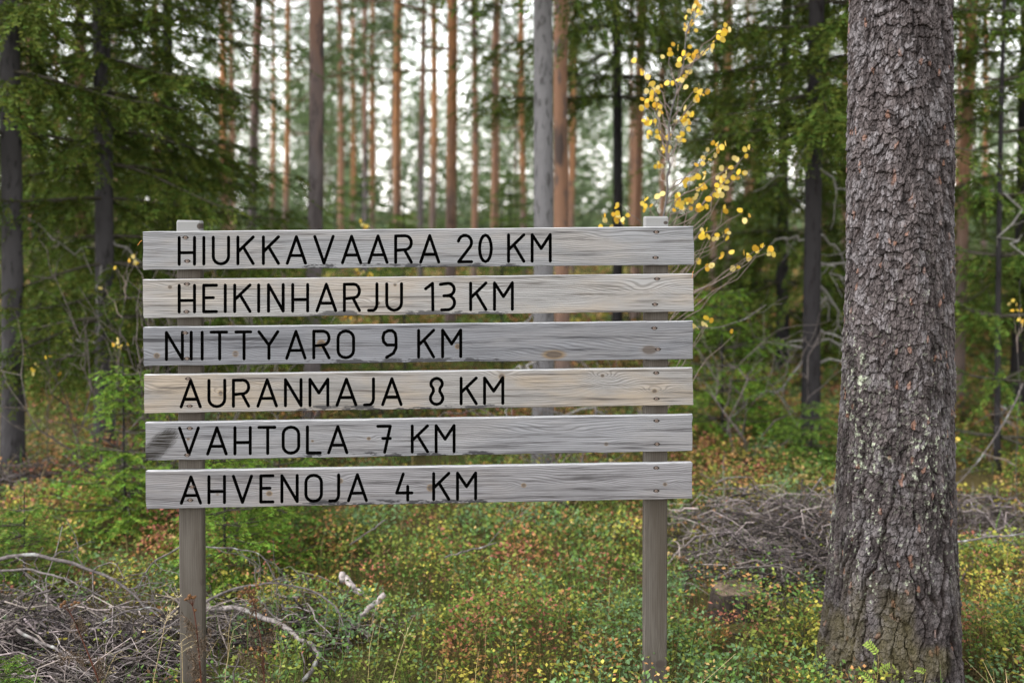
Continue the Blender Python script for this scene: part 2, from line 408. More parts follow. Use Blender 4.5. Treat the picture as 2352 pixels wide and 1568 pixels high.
def make_screw():
    a = Acc(); n = 12; th = np.arange(n) / n * 2 * np.pi
    prof = [(.0060, .0004), (.0055, -.0009), (.0038, -.0012), (.0028, -.0004), (.0005, .0004)]
    v = np.concatenate([np.c_[r * np.cos(th), np.full(n, y), r * np.sin(th)] for r, y in prof])
    f = [[k * n + j, k * n + (j + 1) % n, (k + 1) * n + (j + 1) % n, (k + 1) * n + j] for k in range(len(prof) - 1) for j in range(n)]
    a.add(v, f); return a.mesh('screw', True)
SCREW = make_screw(); SCREW.materials.append(STEEL)
def make_recess():
    a = Acc(); n = 14; th = np.arange(n) / n * 2 * np.pi
    o = np.c_[.0092 * np.cos(th) * (1 + .45 * np.abs(np.cos(th)) ** 5), np.full(n, -.0003), .0066 * np.sin(th)]
    a.add(np.r_[o, [[0, -.0006, 0]]], [[j, (j + 1) % n, n] for j in range(n)]); return a.mesh('screw_recess')
RECESS = make_recess(); RECESS.materials.append(HOLE)

def stroke_prism(acc, p, q, hw, y0, y1):
    p = np.array(p); q = np.array(q); d = q - p; L = np.linalg.norm(d); d = d / (L + 1e-9)
    a0 = math.atan2(d[1], d[0]); pts = []
    for k in range(7): a = a0 + math.pi / 2 + math.pi * k / 6; pts.append(p + hw * np.array([math.cos(a), math.sin(a)]))
    for k in range(7): a = a0 - math.pi / 2 + math.pi * k / 6; pts.append(q + hw * np.array([math.cos(a), math.sin(a)]))
    pts = np.array(pts); n = len(pts)
    v = np.r_[np.c_[pts[:, 0], np.full(n, y0), pts[:, 1]], np.c_[pts[:, 0], np.full(n, y1), pts[:, 1]]]
    sides = [[j, (j + 1) % n, n + (j + 1) % n, n + j] for j in range(n)]
    acc.add(v, sides)
    acc.f.append(np.array([list(range(n))[::-1]]) + acc.n - 2 * n); acc.f.append(np.array([list(range(n, 2 * n))]) + acc.n - 2 * n)

DIST = ['20 km', '13 km', '9 km', '8 km', '7 km', '4 km']
for bi in range(6):
    fn, *cs = QUAD[bi]
    tl, bl, tr, br = [np.array(onsign(*fn(*c))) for c in cs]
    ctr = (tl + bl + tr + br) / 4; half = (tl[1] - bl[1] + tr[1] - br[1]) / 4
    light, dark, warm, wa, stain = TONE[bi]
    kn = []
    for (kx, ky, rx, ry, hg, og) in KN[bi]:
        s, zz = onsign(kx, ky); kn.append((s - ctr[0], zz - ctr[1], rx * .00085, ry * .00085, hg * 1.7, og * .8))
    wedge = None
    if bi == 4:
        s, zz = onsign(632, 1785); wedge = (s - ctr[0], zz - ctr[1], R(43), .088, .036)
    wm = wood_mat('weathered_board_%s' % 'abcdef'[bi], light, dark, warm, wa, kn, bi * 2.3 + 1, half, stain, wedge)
    # board body: a plank with slightly uneven, softened edges
    nu, nv = 90, 9
    us = np.linspace(0, 1, nu); vvs = np.array([0, .015, .06, .25, .5, .75, .94, .985, 1])
    U, V = np.meshgrid(us, vvs)
    top = tl[None] + (tr - tl)[None] * us[:, None]; bot = bl[None] + (br - bl)[None] * us[:, None]
    SX = bot[:, 0][None] * (1 - V) + top[:, 0][None] * V; SZ = bot[:, 1][None] * (1 - V) + top[:, 1][None] * V
    e = (V < .01) | (V > .99); rr = np.random.default_rng(50 + bi)
    wob = (vnoise(us * 55, us * 0 + bi, 5) - .5) * .0024
    SZ = SZ + np.where(V < .01, wob[None], 0) + np.where(V > .99, wob[None] * .5, 0)
    endw = (vnoise(np.arange(nv) * 3.1, np.arange(nv) * 0 + bi, 8) - .5) * .004
    SX[:, 0] += endw; SX[:, -1] += endw[::-1]
    YF = np.where(e, .0022, 0.)
    YF[:, 0] = np.maximum(YF[:, 0], .0012); YF[:, -1] = np.maximum(YF[:, -1], .0012)
    fr = np.stack([SX - ctr[0], YF, SZ - ctr[1]], -1).reshape(-1, 3)
    bk = fr.copy(); bk[:, 1] = TH - bk[:, 1]
    A = Acc(); n = nu * nv
    q = (np.arange(nv - 1)[:, None] * nu + np.arange(nu - 1)[None]).ravel()
    A.add(np.r_[fr, bk], np.r_[np.stack([q, q + 1, q + nu + 1, q + nu], 1), np.stack([q, q + nu, q + nu + 1, q + 1], 1) + n])
    per = list(range(nu)) + [nu - 1 + k * nu for k in range(1, nv)] + [(nv - 1) * nu + k for k in range(nu - 2, -1, -1)] + [k * nu for k in range(nv - 2, 0, -1)]
    A.f.append(np.array([[per[k], n + per[k], n + per[(k + 1) % len(per)], per[(k + 1) % len(per)]] for k in range(len(per))]))
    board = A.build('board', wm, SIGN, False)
    board.location = (ctr[0], 0, ctr[1])
    board['label'] = 'weathered board reading %s' % DIST[bi]
    # routed letters
    tfn, txt, xs, (xa, ta, ba), (xb, tb, bb) = TXT[bi]
    cut = Acc(); hw = .00600
    letters = []
    for ch, (xl, xr) in zip(txt, xs):
        L = Acc(); dep = 0
        def pt(u, v):
            x = xl + (xr - xl) * u; k = (x - xa) / (xb - xa)
            y = (ba + (bb - ba) * k) * (1 - v) + (ta + (tb - ta) * k) * v
            s, zz = onsign(*tfn(x, y)); return (s - ctr[0], zz - ctr[1])
        for st in GL[ch]:
            pp = [pt(*p) for p in st]
            for p, q2 in zip(pp[:-1], pp[1:]):
                stroke_prism(cut, p, q2, hw + rr.uniform(-.00008, .00008), -.004 - rr.uniform(0, .001), .0048 + rr.uniform(-.0001, .0001))
                stroke_prism(L, p, q2, hw - .0003, .0016 + dep, .0046); dep += .00004
        letters.append(L)
    cutter = cut.build('cutter', PAINT, None, False)
    cutter.location = board.location; cutter.parent = SIGN
    for ob in (board, cutter):
        bm = bmesh.new(); bm.from_mesh(ob.data); bmesh.ops.recalc_face_normals(bm, faces=bm.faces); bm.to_mesh(ob.data); bm.free()
    md = board.modifiers.new('b', 'BOOLEAN'); md.operation = 'DIFFERENCE'; md.object = cutter; md.solver = 'EXACT'; md.use_self = True
    md.material_mode = 'TRANSFER'
    dg = bpy.context.evaluated_depsgraph_get(); nm = bpy.data.meshes.new_from_object(board.evaluated_get(dg))
    board.modifiers.clear(); old = board.data
    print('board', bi, len(old.polygons), '->', len(nm.polygons), [m_.name for m_ in nm.materials if m_])
    if len(nm.polygons) > len(old.polygons): board.data = nm
    cm = cutter.data; bpy.data.objects.remove(cutter); bpy.data.meshes.remove(cm)
    for L in letters:
        L.build('letter', PAINT, board, False)
    for (px, py) in SCR[bi]:
        s, zz = onsign(px, py)
        o = link('screw', SCREW, board); o.location = (s - ctr[0], -.0008, zz - ctr[1]); o.rotation_euler = (0, rr.uniform(0, 3), 0)
        o2 = link('screw_recess', RECESS, board); o2.location = (s - ctr[0], -.0001, zz - ctr[1] + .001)

# two posts behind the boards (48 x 98 timber)
def post_mat(name, seed, knots, ztop):
    m, t, b = mat(name, .85, .06); N = NT(t); c = N.coord()
    off = N.vec('ADD', c, (seed, seed, seed))
    sep = N.n('SeparateXYZ'); t.links.new(c, sep.inputs[0])
    H = N.math('ADD', N.math('MULTIPLY', sep.outputs[0], 900.), N.math('MULTIPLY', N.noise(N.vec('MULTIPLY', off, (9, 9, .8)), 1., 3), 40.))
    core = None
    for kx, kz, r1, r2 in knots:
        d = N.vec('SUBTRACT', c, (kx, 0, kz))
        e = N.vec('MULTIPLY', d, (1 / (r1 * 2.2), 0, 1 / (r2 * 4.))); q = N.vec('DOT_PRODUCT', e, e, out='Value')
        H = N.math('ADD', H, N.math('MULTIPLY', N.math('EXPONENT', N.math('MULTIPLY', q, -1.)), 14.))
        l = N.vec('LENGTH', N.vec('MULTIPLY', d, (1 / r1, 0, 1 / r2)), out='Value'); k = N.ramp(l, .7, 1.15, 1., 0.)
        core = k if core is None else N.math('MAXIMUM', core, k)
    g = N.ramp(N.math('SINE', H), -.3, 1.)
    fine = N.noise(N.vec('MULTIPLY', off, (260, 260, 7)), 1., 3, .6); bl = N.noise(N.vec('MULTIPLY', off, (12, 12, 1.6)), 1., 4, .6)
    col = N.mix(N.ramp(bl, .35, .65), (.050, .042, .034), (.080, .071, .062))
    col = N.mix(N.math('MULTIPLY', g, .35), col, (.040, .033, .027))
    col = N.mix(N.ramp(fine, .5, .75, 0., .6), col, (.034, .028, .024))
    # the weathered tops are silvery
    topk = N.ramp(sep.outputs[2], ztop - .10, ztop - .05); col = N.mix(N.math('MULTIPLY', topk, .75), col, (.19, .19, .19))
    if core is not None: col = N.mix(core, col, (.045, .037, .032))
    t.links.new(col, b.inputs['Base Color']); N.bump(fine, .5, .0012, b)
    return m
for k, (xt0, xt1, yt, xb0, xb1, lab) in enumerate([(705, 801, 882, 720, 813, 'left post'), (2580, 2674, 866, 2576, 2668, 'right post')]):
    p = []
    for (x, y) in [(xt0, yt), (xt1, yt), (xb0, 2731), (xb1, 2731)]: p.append(np.array(onsign(x, y, TH + .001)))
    tl, tr, bl, br = p
    def ext(a, b_, z): f = (z - a[1]) / (b_[1] - a[1]); return a[0] + (b_[0] - a[0]) * f
    zb = -.35; zt = (tl[1] + tr[1]) / 2
    rows = np.r_[np.linspace(zb, zt - .006, 40), zt]
    A = Acc(); V = []; ns = 8
    for i, z_ in enumerate(rows):
        l, r_ = ext(bl, tl, z_), ext(br, tr, z_); ch = .004 if i < len(rows) - 1 else .007; y0, y1 = TH + .001, TH + .049
        ins = .0 if i < len(rows) - 1 else .003
        for (x, y) in [(l + ch, y0 + ins), (r_ - ch, y0 + ins), (r_ - ins, y0 + ch), (r_ - ins, y1 - ch), (r_ - ch, y1 - ins), (l + ch, y1 - ins), (l + ins, y1 - ch), (l + ins, y0 + ch)]:
            V.append((x - (tl[0] + tr[0]) / 2, y - TH, z_ + (rng.normal(0, .0012) if i == len(rows) - 1 else 0)))
    Fc = [[i * ns + j, i * ns + (j + 1) % ns, (i + 1) * ns + (j + 1) % ns, (i + 1) * ns + j] for i in range(len(rows) - 1) for j in range(ns)]
    A.add(V, Fc); A.f.append(np.array([[(len(rows) - 1) * ns + j for j in range(ns)]]))
    kx = []
    for (x, y, r1, r2) in ([(797, 905, .010, .012), (808, 2328, .009, .014)] if k == 0 else [(2663, 891, .009, .007), (2641, 2655, .02, .017)]):
        s, zz = onsign(x, y, TH); kx.append((s - (tl[0] + tr[0]) / 2, zz, r1, r2))
    o = A.build('post', post_mat('weathered_post_' + 'ab'[k], k * 5 + 2., kx, zt), SIGN, False)
    o.location = ((tl[0] + tr[0]) / 2, TH, 0)

# ================================================================== vegetation builders
def spruce_mesh(h, z0, Lmax, seed, whorl=.3, nb=5, dens=1., zdet=5., col=(.046, .068, .012), droop=.42, nl=.042, nw=.015, side=None, hang=.9):
    """trunk-less spruce crown: whorls of drooping branches with hanging side twigs set with needles"""
    r = np.random.default_rng(seed); A = Acc(); W = Acc()
    z = z0
    while z < h - .12:
        fr = (h - z) / (h - z0); det = dens if z < zdet else dens * .28; sc = 1. if z < zdet else 2.2
        for q in range(nb if fr > .15 else 4):
            az = r.uniform(0, 2 * np.pi)
            if side is not None and r.random() < .6: az = side + r.normal(0, .8)
            L = Lmax * max(fr, .06) ** .7 * r.uniform(.55, 1.1)
            nseg = 7; t = np.linspace(0, 1, nseg)
            out = np.array([np.cos(az), np.sin(az), 0]); lat = np.array([-np.sin(az), np.cos(az), 0])
            dr = droop * r.uniform(.6, 1.3) * (.4 + .6 * fr)
            P = out[None] * (L * t)[:, None] + lat[None] * (L * .12 * r.normal() * t * t)[:, None]
            P[:, 2] = z + L * (.10 * t - dr * (t ** 1.4) + .16 * t ** 3)
            tube(W, P, np.linspace(.004 + .006 * L, .002, nseg), 4, np.array([.05, .045, .034]))
            m = max(6, int(L / .045 * det ** .5))
            tt = np.sort(r.uniform(.12, 1, m)); sgn = np.where(np.arange(m) % 2 == 0, 1, -1)
            base = np.stack([np.interp(tt, t, P[:, k]) for k in range(3)], 1)
            tl = (.10 + .34 * min(L, 1.2) * (1 - tt) ** .8) * r.uniform(.6, 1.2, m)
            ang = r.uniform(.6, 1.15, m)
            d = out[None] * np.cos(ang)[:, None] + lat[None] * (np.sin(ang) * sgn)[:, None]
            d[:, 2] = -r.uniform(.05, hang, m) * (1 if hang > 0 else 1); d /= np.linalg.norm(d, axis=1)[:, None]
            # leader of the branch counts as a twig too
            base = np.r_[base, P[3:4]]; d = np.r_[d, [(P[-1] - P[3]) / np.linalg.norm(P[-1] - P[3])]]; tl = np.r_[tl, L * .62]
            step = .016 * sc / det ** .5
            cnt = np.maximum(3, (tl / step).astype(int)); tot = cnt.sum()
            ti = np.repeat(np.arange(len(tl)), cnt); s = np.concatenate([(np.arange(c) + .5) / c for c in cnt])
            pos = base[ti] + d[ti] * (tl[ti] * s)[:, None]; pos[:, 2] -= .25 * tl[ti] * s * s * max(hang, 0)
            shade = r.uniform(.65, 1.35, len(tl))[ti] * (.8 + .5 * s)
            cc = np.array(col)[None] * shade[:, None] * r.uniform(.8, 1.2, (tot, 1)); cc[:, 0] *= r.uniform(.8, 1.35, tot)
            sidev = np.cross(d[ti], [[0, 0, 1.]]); sidev /= np.linalg.norm(sidev, axis=1)[:, None] + 1e-9
            for sg in (-1, 1):
                dd = d[ti] * .75 + sidev * sg * r.uniform(.5, .9, (tot, 1)) + r.normal(0, .22, (tot, 3))
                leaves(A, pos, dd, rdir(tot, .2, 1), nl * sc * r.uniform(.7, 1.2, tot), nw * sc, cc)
        z += whorl * r.uniform(.75, 1.25) * (1 if fr > .3 else .8)
    return A, W
def pine_mesh(h, z0, seed, nbr=62, col=(.082, .118, .048)):
    r = np.random.default_rng(seed); A = Acc(); W = Acc()
    for b in range(nbr):
        fr = b / nbr; z = z0 + (h - z0) * fr ** .9; az = r.uniform(0, 2 * np.pi)
        L = (1.9 * (1 - fr) ** .6 + .35) * r.uniform(.5, 1.15)
        out = np.array([np.cos(az), np.sin(az), 0])
        P = curve([0, 0, z], np.array([0, 0, z + L * r.uniform(-.1, .45)]) + out * L, 6, .25, 0, seed * 100 + b)
        tube(W, P, np.linspace(.017, .005, 6), 4, np.array([.11, .065, .042]))
        for q in range(r.integers(9, 16)):
            k = r.uniform(.35, 1); p = np.array([np.interp(k, np.linspace(0, 1, 6), P[:, j]) for j in range(3)]) + r.normal(0, .16 * L ** .5, 3)
            n = 11; d = rdir(n, -.25, 1) + out * .4
            leaves(A, np.repeat(p[None], n, 0) + r.normal(0, .03, (n, 3)), d, rdir(n), r.uniform(.11, .20, n), .027, np.array(col)[None] * r.uniform(.6, 1.4, (n, 1)) * r.uniform(.8, 1.2))
    return A, W
def trunk_acc(A, h, rad, top, seed, lean=(0, 0), n=12, flare=.35, rough=.04):
    r = np.random.default_rng(seed); m = 26
    z = np.linspace(0, 1, m) ** 1.3 * (h + .25) - .25
    k = np.clip(z / h, 0, 1); rr = rad * (1 - k) + top * k + rad * flare * np.exp(-np.clip(z, 0, None) / .22)
    pts = np.c_[lean[0] * z + .02 * np.sin(z * .7 + seed), lean[1] * z + .02 * np.cos(z * .6 + seed), z]
    th = np.arange(n) / n * 2 * np.pi
    R_ = rr[:, None] * (1 + rough * (vnoise(np.repeat(z[:, None] * 3, n, 1), np.repeat(th[None] * 2, m, 0), seed) - .5) * 2)
    v = np.stack([pts[:, 0:1] + R_ * np.cos(th), pts[:, 1:2] + R_ * np.sin(th), np.repeat(z[:, None], n, 1)], -1)
    i = np.arange(m - 1)[:, None] * n; j = np.arange(n)[None]; kx = (j + 1) % n
    A.add(v.reshape(-1, 3), np.stack([i + j, i + kx, i + n + kx, i + n + j], -1).reshape(-1, 4))
def joined(name, A, mat1, W, mat2):
    """foliage and its twigs in one crown mesh with two materials"""
    na = sum(len(f) for f in A.f)
    B = Acc(); B.v = A.v + W.v; B.c = A.c + W.c; B.n = A.n + W.n
    B.f = A.f + [f + A.n for f in W.f]
    me = B.mesh(name); me.materials.append(mat1); me.materials.append(mat2)
    ix = np.zeros(len(me.polygons), np.int32); ix[na:] = 1; me.polygons.foreach_set('material_index', ix)
    return me

CR = {}
CR['spruce_low'] = joined('spruce_crown', *[x for p in zip(spruce_mesh(13, .9, 1.75, 11, .24, 6, 1., 4.4, hang=1.2), (M['needle'], M['twig'])) for x in p])
CR['spruce_high'] = joined('spruce_crown', *[x for p in zip(spruce_mesh(14, 2.45, 1.5, 12, .26, 6, .9, 4.8, hang=1.3), (M['needle'], M['twig'])) for x in p])
CR['spruce_mid'] = joined('spruce_crown', *[x for p in zip(spruce_mesh(9, .5, 1.6, 13, .28, 6, .5, 5., nl=.06, nw=.022, hang=1.2), (M['needle'], M['twig'])) for x in p])
CR['spruce_young'] = joined('spruce_crown', *[x for p in zip(spruce_mesh(2.6, .15, .8, 14, .22, 5, .6, 5., col=(.060, .100, .018), droop=.12, nl=.04, nw=.012, hang=.6), (M['needle'], M['twig'])) for x in p])
CR['sapling_a'] = joined('sapling_crown', *[x for p in zip(spruce_mesh(1.25, .06, .62, 15, .10, 7, 1.5, 5., col=(.080, .145, .020), droop=.08, nl=.026, nw=.0085, hang=.4), (M['needle'], M['twig'])) for x in p])
CR['sapling_b'] = joined('sapling_crown', *[x for p in zip(spruce_mesh(.85, .05, .5, 16, .09, 7, 1.5, 5., col=(.062, .112, .018), droop=.08, nl=.026, nw=.0085, hang=.4), (M['needle'], M['twig'])) for x in p])
for k in range(3):
    CR['pine_%d' % k] = joined('pine_crown', *[x for p in zip(pine_mesh(15, [3.6, 5, 6.5][k], 30 + k), (M['needle'], M['twig'])) for x in p])

def tree(name, label, cat, loc, h, dia, barkmat, crown, lean=(0, 0), rz=0., cs=1., group=None, seed=0, top=.35, sz=None, dead=0):
    e = empty(name, loc); tag(e, label, cat, group)
    A = Acc(); trunk_acc(A, h, dia / 2, dia / 2 * top, seed, lean)
    r = np.random.default_rng(seed + 900)
    A.build('trunk', barkmat, e, True)
    if crown:
        c = link('crown', CR[crown], e); c.rotation_euler = (0, 0, rz); c.scale = (cs, cs, sz or cs)
        c.location = (lean[0] * h * .6, lean[1] * h * .6, 0)
    for k in range(dead):
        D = Acc(); z = r.uniform(.5, 2.6); az = r.uniform(0, 6.28); L = r.uniform(.35, .95)
        o = np.array([math.cos(az), math.sin(az), 0])
        p0 = np.array([lean[0] * z, lean[1] * z, z]) + o * dia * .4
        P = curve(p0, p0 + o * L + np.array([0, 0, -L * r.uniform(.2, 1.0)]), 9, .5, .06, seed * 31 + k)
        tube(D, P, np.linspace(.011, .003, 9), 5, np.array([.16, .15, .14]))
        for s in range(3):
            i = r.integers(2, 7); q = P[i] + r.normal(0, .13, 3) + [0, 0, -.08]
            tube(D, curve(P[i], q, 5, .4, 0, seed * 7 + k * 3 + s), np.linspace(.005, .002, 5), 4, np.array([.15, .14, .13]))
        D.build('dead_branch', M['twig'], e)
    return e
def gpos(u, D):
    x = colx(u, D); return (x, D, g1(x, D) - .02)
def lean_px(u0, u1, D, v0=0, v1=1000):
    """sideways lean from the picture columns of a trunk at two heights"""
    return ((u0 - u1) / (v1 - v0), 0)

# ================================================================== trees that can be told apart
# column at the top, column low down, distance, diameter in px, bark, crown, label
SP = [
 (22, 26, 7.25, 50, 'spruce', 'spruce_high', 'thick grey spruce trunk cut by the left picture edge', 3, .2, 1.),
 (240, 232, 7.9, 44, 'spruce', 'spruce_low', 'grey spruce with drooping green branches left of the signboards', 5, 1.1, 1.),
 (1250, 1240, 7.3, 50, 'spruce_pale', 'spruce_high', 'smooth grey spruce trunk rising above the digits of the top board', 3, 3.1, .9),
 (1876, 1857, 8.05, 42, 'spruce_dark', 'spruce_high', 'dark spruce trunk with pale dead branches left of the big pine', 16, .7, 1.1),
 (2302, 2292, 7.6, 14, 'spruce_dark', 'spruce_young', 'slender dark young spruce stem right of the big pine', 2, .7, .9),
]
for i, (ut, ub, D, wpx, bk, cr, lab, dead, rz, cs) in enumerate(SP):
    h = 13 if i != 4 else 5.5
    tree('spruce_tree', lab, 'tree', gpos(ub + (ub - ut) * .0, D), h, wpx / F * D, M[bk], cr, lean_px(ut, ub, D), rz, cs, 'spruces behind the sign', 100 + i, .4, cs * (1.05, 1., 1.85, 1., 2.)[i], dead)
MORE = [(395, 10.5, 'spruce_mid', .15, 'full green spruce whose branches fill the gap beside the left post top', 2.0, 1.),
        (95, 11, 'spruce_mid', .16, 'dense green spruce between the two grey trunks at far left', 4.0, 1.1),
        (1800, 11.5, 'spruce_mid', .16, 'shady green spruce behind the dark trunk with dead branches', 1.0, 1.),
        (1985, 13, 'spruce_mid', .15, 'dark green spruce half hidden behind the big pine', 2.5, 1.1),
        (2345, 9.5, 'spruce_low', .16, 'dark drooping spruce at the right picture edge', 5.2, 1.),
        (1415, 12.5, 'spruce_high', .14, 'spruce with dark hanging boughs left of the yellow sapling', 2.2, 1.35)]
for i, (u, D, cr, dia, lab, rz, cs) in enumerate(MORE):
    tree('spruce_tree', lab, 'tree', gpos(u, D), 9 * cs, dia, M['spruce_dark'], cr, (0, 0), rz, cs, 'spruces behind the sign', 140 + i, .2)
PN = [  # top column, low column, distance, width px, bark, label
 (187, 184, 11, 26, 'pine_red', 'reddish pine trunk glimpsed through spruce branches left of the sign'),
 (78, 74, 15, 22, 'pine_red', 'pinkish pine trunk seen beside the thick grey trunk at far left'),
 (366, 364, 19, 16, 'pine', 'orange pine trunk showing left of the left post top'),
 (516, 520, 18, 19, 'pine', 'orange pine rising just right of the left post, first trunk above the boards'),
 (606, 578, 13.5, 23, 'pine_grey', 'leaning brown pine rising above the letters UK of the top board'),
 (632, 628, 27, 12, 'pine', 'thin far orange pine behind the leaning brown pine'),
 (672, 655, 21, 15, 'pine', 'slim orange pine just left of the thick grey pine'),
 (729, 715, 9, 40, 'pine_grey', 'thick grey barked pine above the first K and A of the top board'),
 (846, 838, 24, 14, 'pine_grey', 'thin greyish pine above the second A of the top board'),
 (859, 856, 27, 12, 'pine', 'thin orange pine touching the greyish one above the top board'),
 (916, 915, 16, 22, 'pine', 'straight pale orange pine above the R of the top board'),
 (975, 968, 21, 15, 'pine_grey', 'dark thin pine above the last A of the top board'),
 (1036, 1038, 12.5, 28, 'pine', 'bright orange pine with dark lower bark above the 20 of the top board'),
 (1091, 1089, 20, 17, 'pine_red', 'reddish pine above the zero of the top board'),
 (1149, 1131, 17, 21, 'pine_red', 'brown pine just left of the smooth grey spruce trunk'),
 (1196, 1202, 19, 16, 'pine', 'orange pine partly hidden by the smooth grey spruce'),
 (1291, 1291, 10, 38, 'pine_red', 'flaky orange pine trunk standing right beside the smooth grey spruce'),
 (1318, 1315, 28, 11, 'pine', 'thin far orange pine right of the flaky orange trunk'),
 (1471, 1462, 14.5, 26, 'pine_red', 'reddish pine left of the yellow leaved sapling'),
 (1642, 1638, 21, 15, 'pine_red', 'thin reddish pine behind the right edge of the yellow leaves'),
 (1676, 1670, 18, 18, 'pine', 'orange pine right of the yellow leaved sapling'),
 (1718, 1712, 24, 13, 'pine_red', 'thin far pine between the sapling and the dark spruce'),
 (1897, 1890, 14, 20, 'pine_red', 'orange pine hiding behind the dark spruce trunk'),
 (1942, 1938, 19, 14, 'pine', 'orange pine squeezed between dark spruce and big pine'),
 (2230, 2206, 9.6, 28, 'pine', 'orange topped pine just right of the big pine'),
 (2199, 2195, 17, 15, 'pine_red', 'thin pine touching the right edge of the big pine trunk'),
 (2260, 2256, 21, 13, 'pine', 'far thin orange pine near the right picture edge'),
]
for i, (ut, ub, D, wpx, bk, lab) in enumerate(PN):
    h = 15
    tree('pine_tree', lab, 'tree', gpos(ub + (ub - ut) * .1, D), h, wpx / F * D * .92, M[bk], 'pine_%d' % (i % 3), lean_px(ut, ub, D), i * 1.7, 1., 'pines behind the sign', 200 + i, .55)

# far pines, too alike and too far to tell apart
PROTO = [Acc() for _ in range(2)]
tm = []
for k in range(2):
    trunk_acc(PROTO[k], 16, .085, .05, 400 + k, (.006 * (k * 2 - 1), 0)); me = PROTO[k].mesh('trunk', True); me.materials.append(M['pine'] if k else M['pine_red']); tm.append(me)
fr = np.random.default_rng(77); cnt = 0
while cnt < 26:
    D = fr.uniform(30, 95) if cnt > 14 else fr.uniform(22, 34)
    u = fr.uniform(-150, 2500); x = colx(u, D)
    e = empty('pine_tree', (x, D, g1(x, D) - .02)); tag(e, 'far pine merging into the pale forest behind the sign', 'tree', 'far pines of the background forest')
    t_ = link('trunk', tm[cnt % 2], e); c_ = link('crown', CR['pine_%d' % (cnt % 3)], e)
    s = fr.uniform(.85, 1.3); c_.rotation_euler = (0, 0, fr.uniform(0, 6.28)); c_.scale = t_.scale = (s, s, s * fr.uniform(.9, 1.15)); cnt += 1
# understory spruces
ur = np.random.default_rng(5); UM = Acc(); trunk_acc(UM, 2.5, .018, .006, 3); um = UM.mesh('trunk', True); um.materials.append(M['spruce_dark'])
for k in range(95):
    D = ur.uniform(9.0, 16) if k % 2 else ur.uniform(14, 34); u = ur.uniform(-100, 2450); x = colx(u, D)
    if (D < 14 and u < 340) or (k % 3 == 0 and 480 < u < 1350): continue
    e = empty('young_spruce', (x, D, g1(x, D) - .02)); tag(e, 'young spruce in the green undergrowth behind the sign', 'young tree', 'young spruces of the undergrowth')
    s = ur.uniform(.35, 1.0) * (1 + max(0, D - 14) * .05)
    if k % 3 == 0: c_ = link('crown', CR['spruce_mid'], e); c_.scale = (s * .42,) * 3; t_ = link('trunk', um, e); t_.scale = (s * 1.4,) * 3
    else: c_ = link('crown', CR['spruce_young'], e); c_.scale = (s,) * 3; t_ = link('trunk', um, e); t_.scale = (s,) * 3
    c_.rotation_euler = (0, 0, ur.uniform(0, 6.28))
# the wood beyond, one mass
FA = Acc(); r = np.random.default_rng(8)
for k in range(1420):
    if k < 600: D = r.uniform(40, 105); z0 = r.uniform(1.5, 5.5); h = z0 + r.uniform(5, 12); n = 260; wd = 2.4; lf, lw = (.24, .48), .115
    elif k < 1030: D = r.uniform(58, 125); z0 = 0.; h = r.uniform(4.5, 17) * (.45 + D / 170); n = 135; wd = 1.9; lf, lw = (.35, .75), .22
    else: D = r.uniform(34, 70); z0 = 0.; h = r.uniform(1.5, 4.0) * (.6 + D / 100); n = 90; wd = 1.3; lf, lw = (.3, .55), .15
    x = r.uniform(-.72, .72) * D
    t = r.uniform(0, 1, n) ** .8; a = r.uniform(0, 6.28, n); rad = (wd * (1 - t) + .25) * r.uniform(.3, 1, n)
    p = np.c_[x + rad * np.cos(a), D + rad * np.sin(a), g1(x, D) + z0 + (h - z0) * t]
    leaves(FA, p, rdir(n, -.3, .3), rdir(n), r.uniform(*lf, n), lw, np.array([.10, .135, .068])[None] * r.uniform(.6, 1.3, (n, 1)))  # distance haze put into the colour: far needles are lightened
    if k < 600 and k % 6 == 0: tube(FA, np.array([[x, D, g1(x, D)], [x + .2, D, h * .9]]), [.09, .045], 5, np.array([.13, .095, .078]))
tag(FA.build('far_forest', M['needle']), 'pale green wood far behind the pines', 'forest', kind='stuff')

# saplings near the sign
SAP = [('sapling_a', 290, 6.1, .95, 'bright green spruce sapling rising left of the signboards'),
       ('sapling_a', 520, 5.2, .80, 'bright green spruce sapling behind the left post under the lowest board'),
       ('sapling_b', 640, 5.9, 1.0, 'shaded spruce sapling behind the lowest board right of the left post'),
       ('sapling_b', 45, 5.2, .7, 'wide dark green spruce sapling at the left edge behind the brushwood'),
       ('sapling_b', 1860, 7.4, .75, 'small bright green spruce seedling beside the left edge of the big pine'),
       ('sapling_a', 1655, 8.2, 1.2, 'bushy green spruce sapling right of the sign boards'),
       ('sapling_b', -10, 3.75, .42, 'tiny spruce sprig at the left picture edge in front of the brushwood')]
for i, (cr, u, D, s, lab) in enumerate(SAP):
    e = empty('spruce_sapling', gpos(u, D)); tag(e, lab, 'sapling', 'spruce saplings around the sign')
    A = Acc(); trunk_acc(A, 1.2 if cr == 'sapling_a' else .8, .011, .003, 500 + i, n=6); A.build('stem', M['spruce_dark'], e, True).scale = (s,) * 3
    c_ = link('crown', CR[cr], e); c_.scale = (s,) * 3; c_.rotation_euler = (0, 0, i * 1.3)

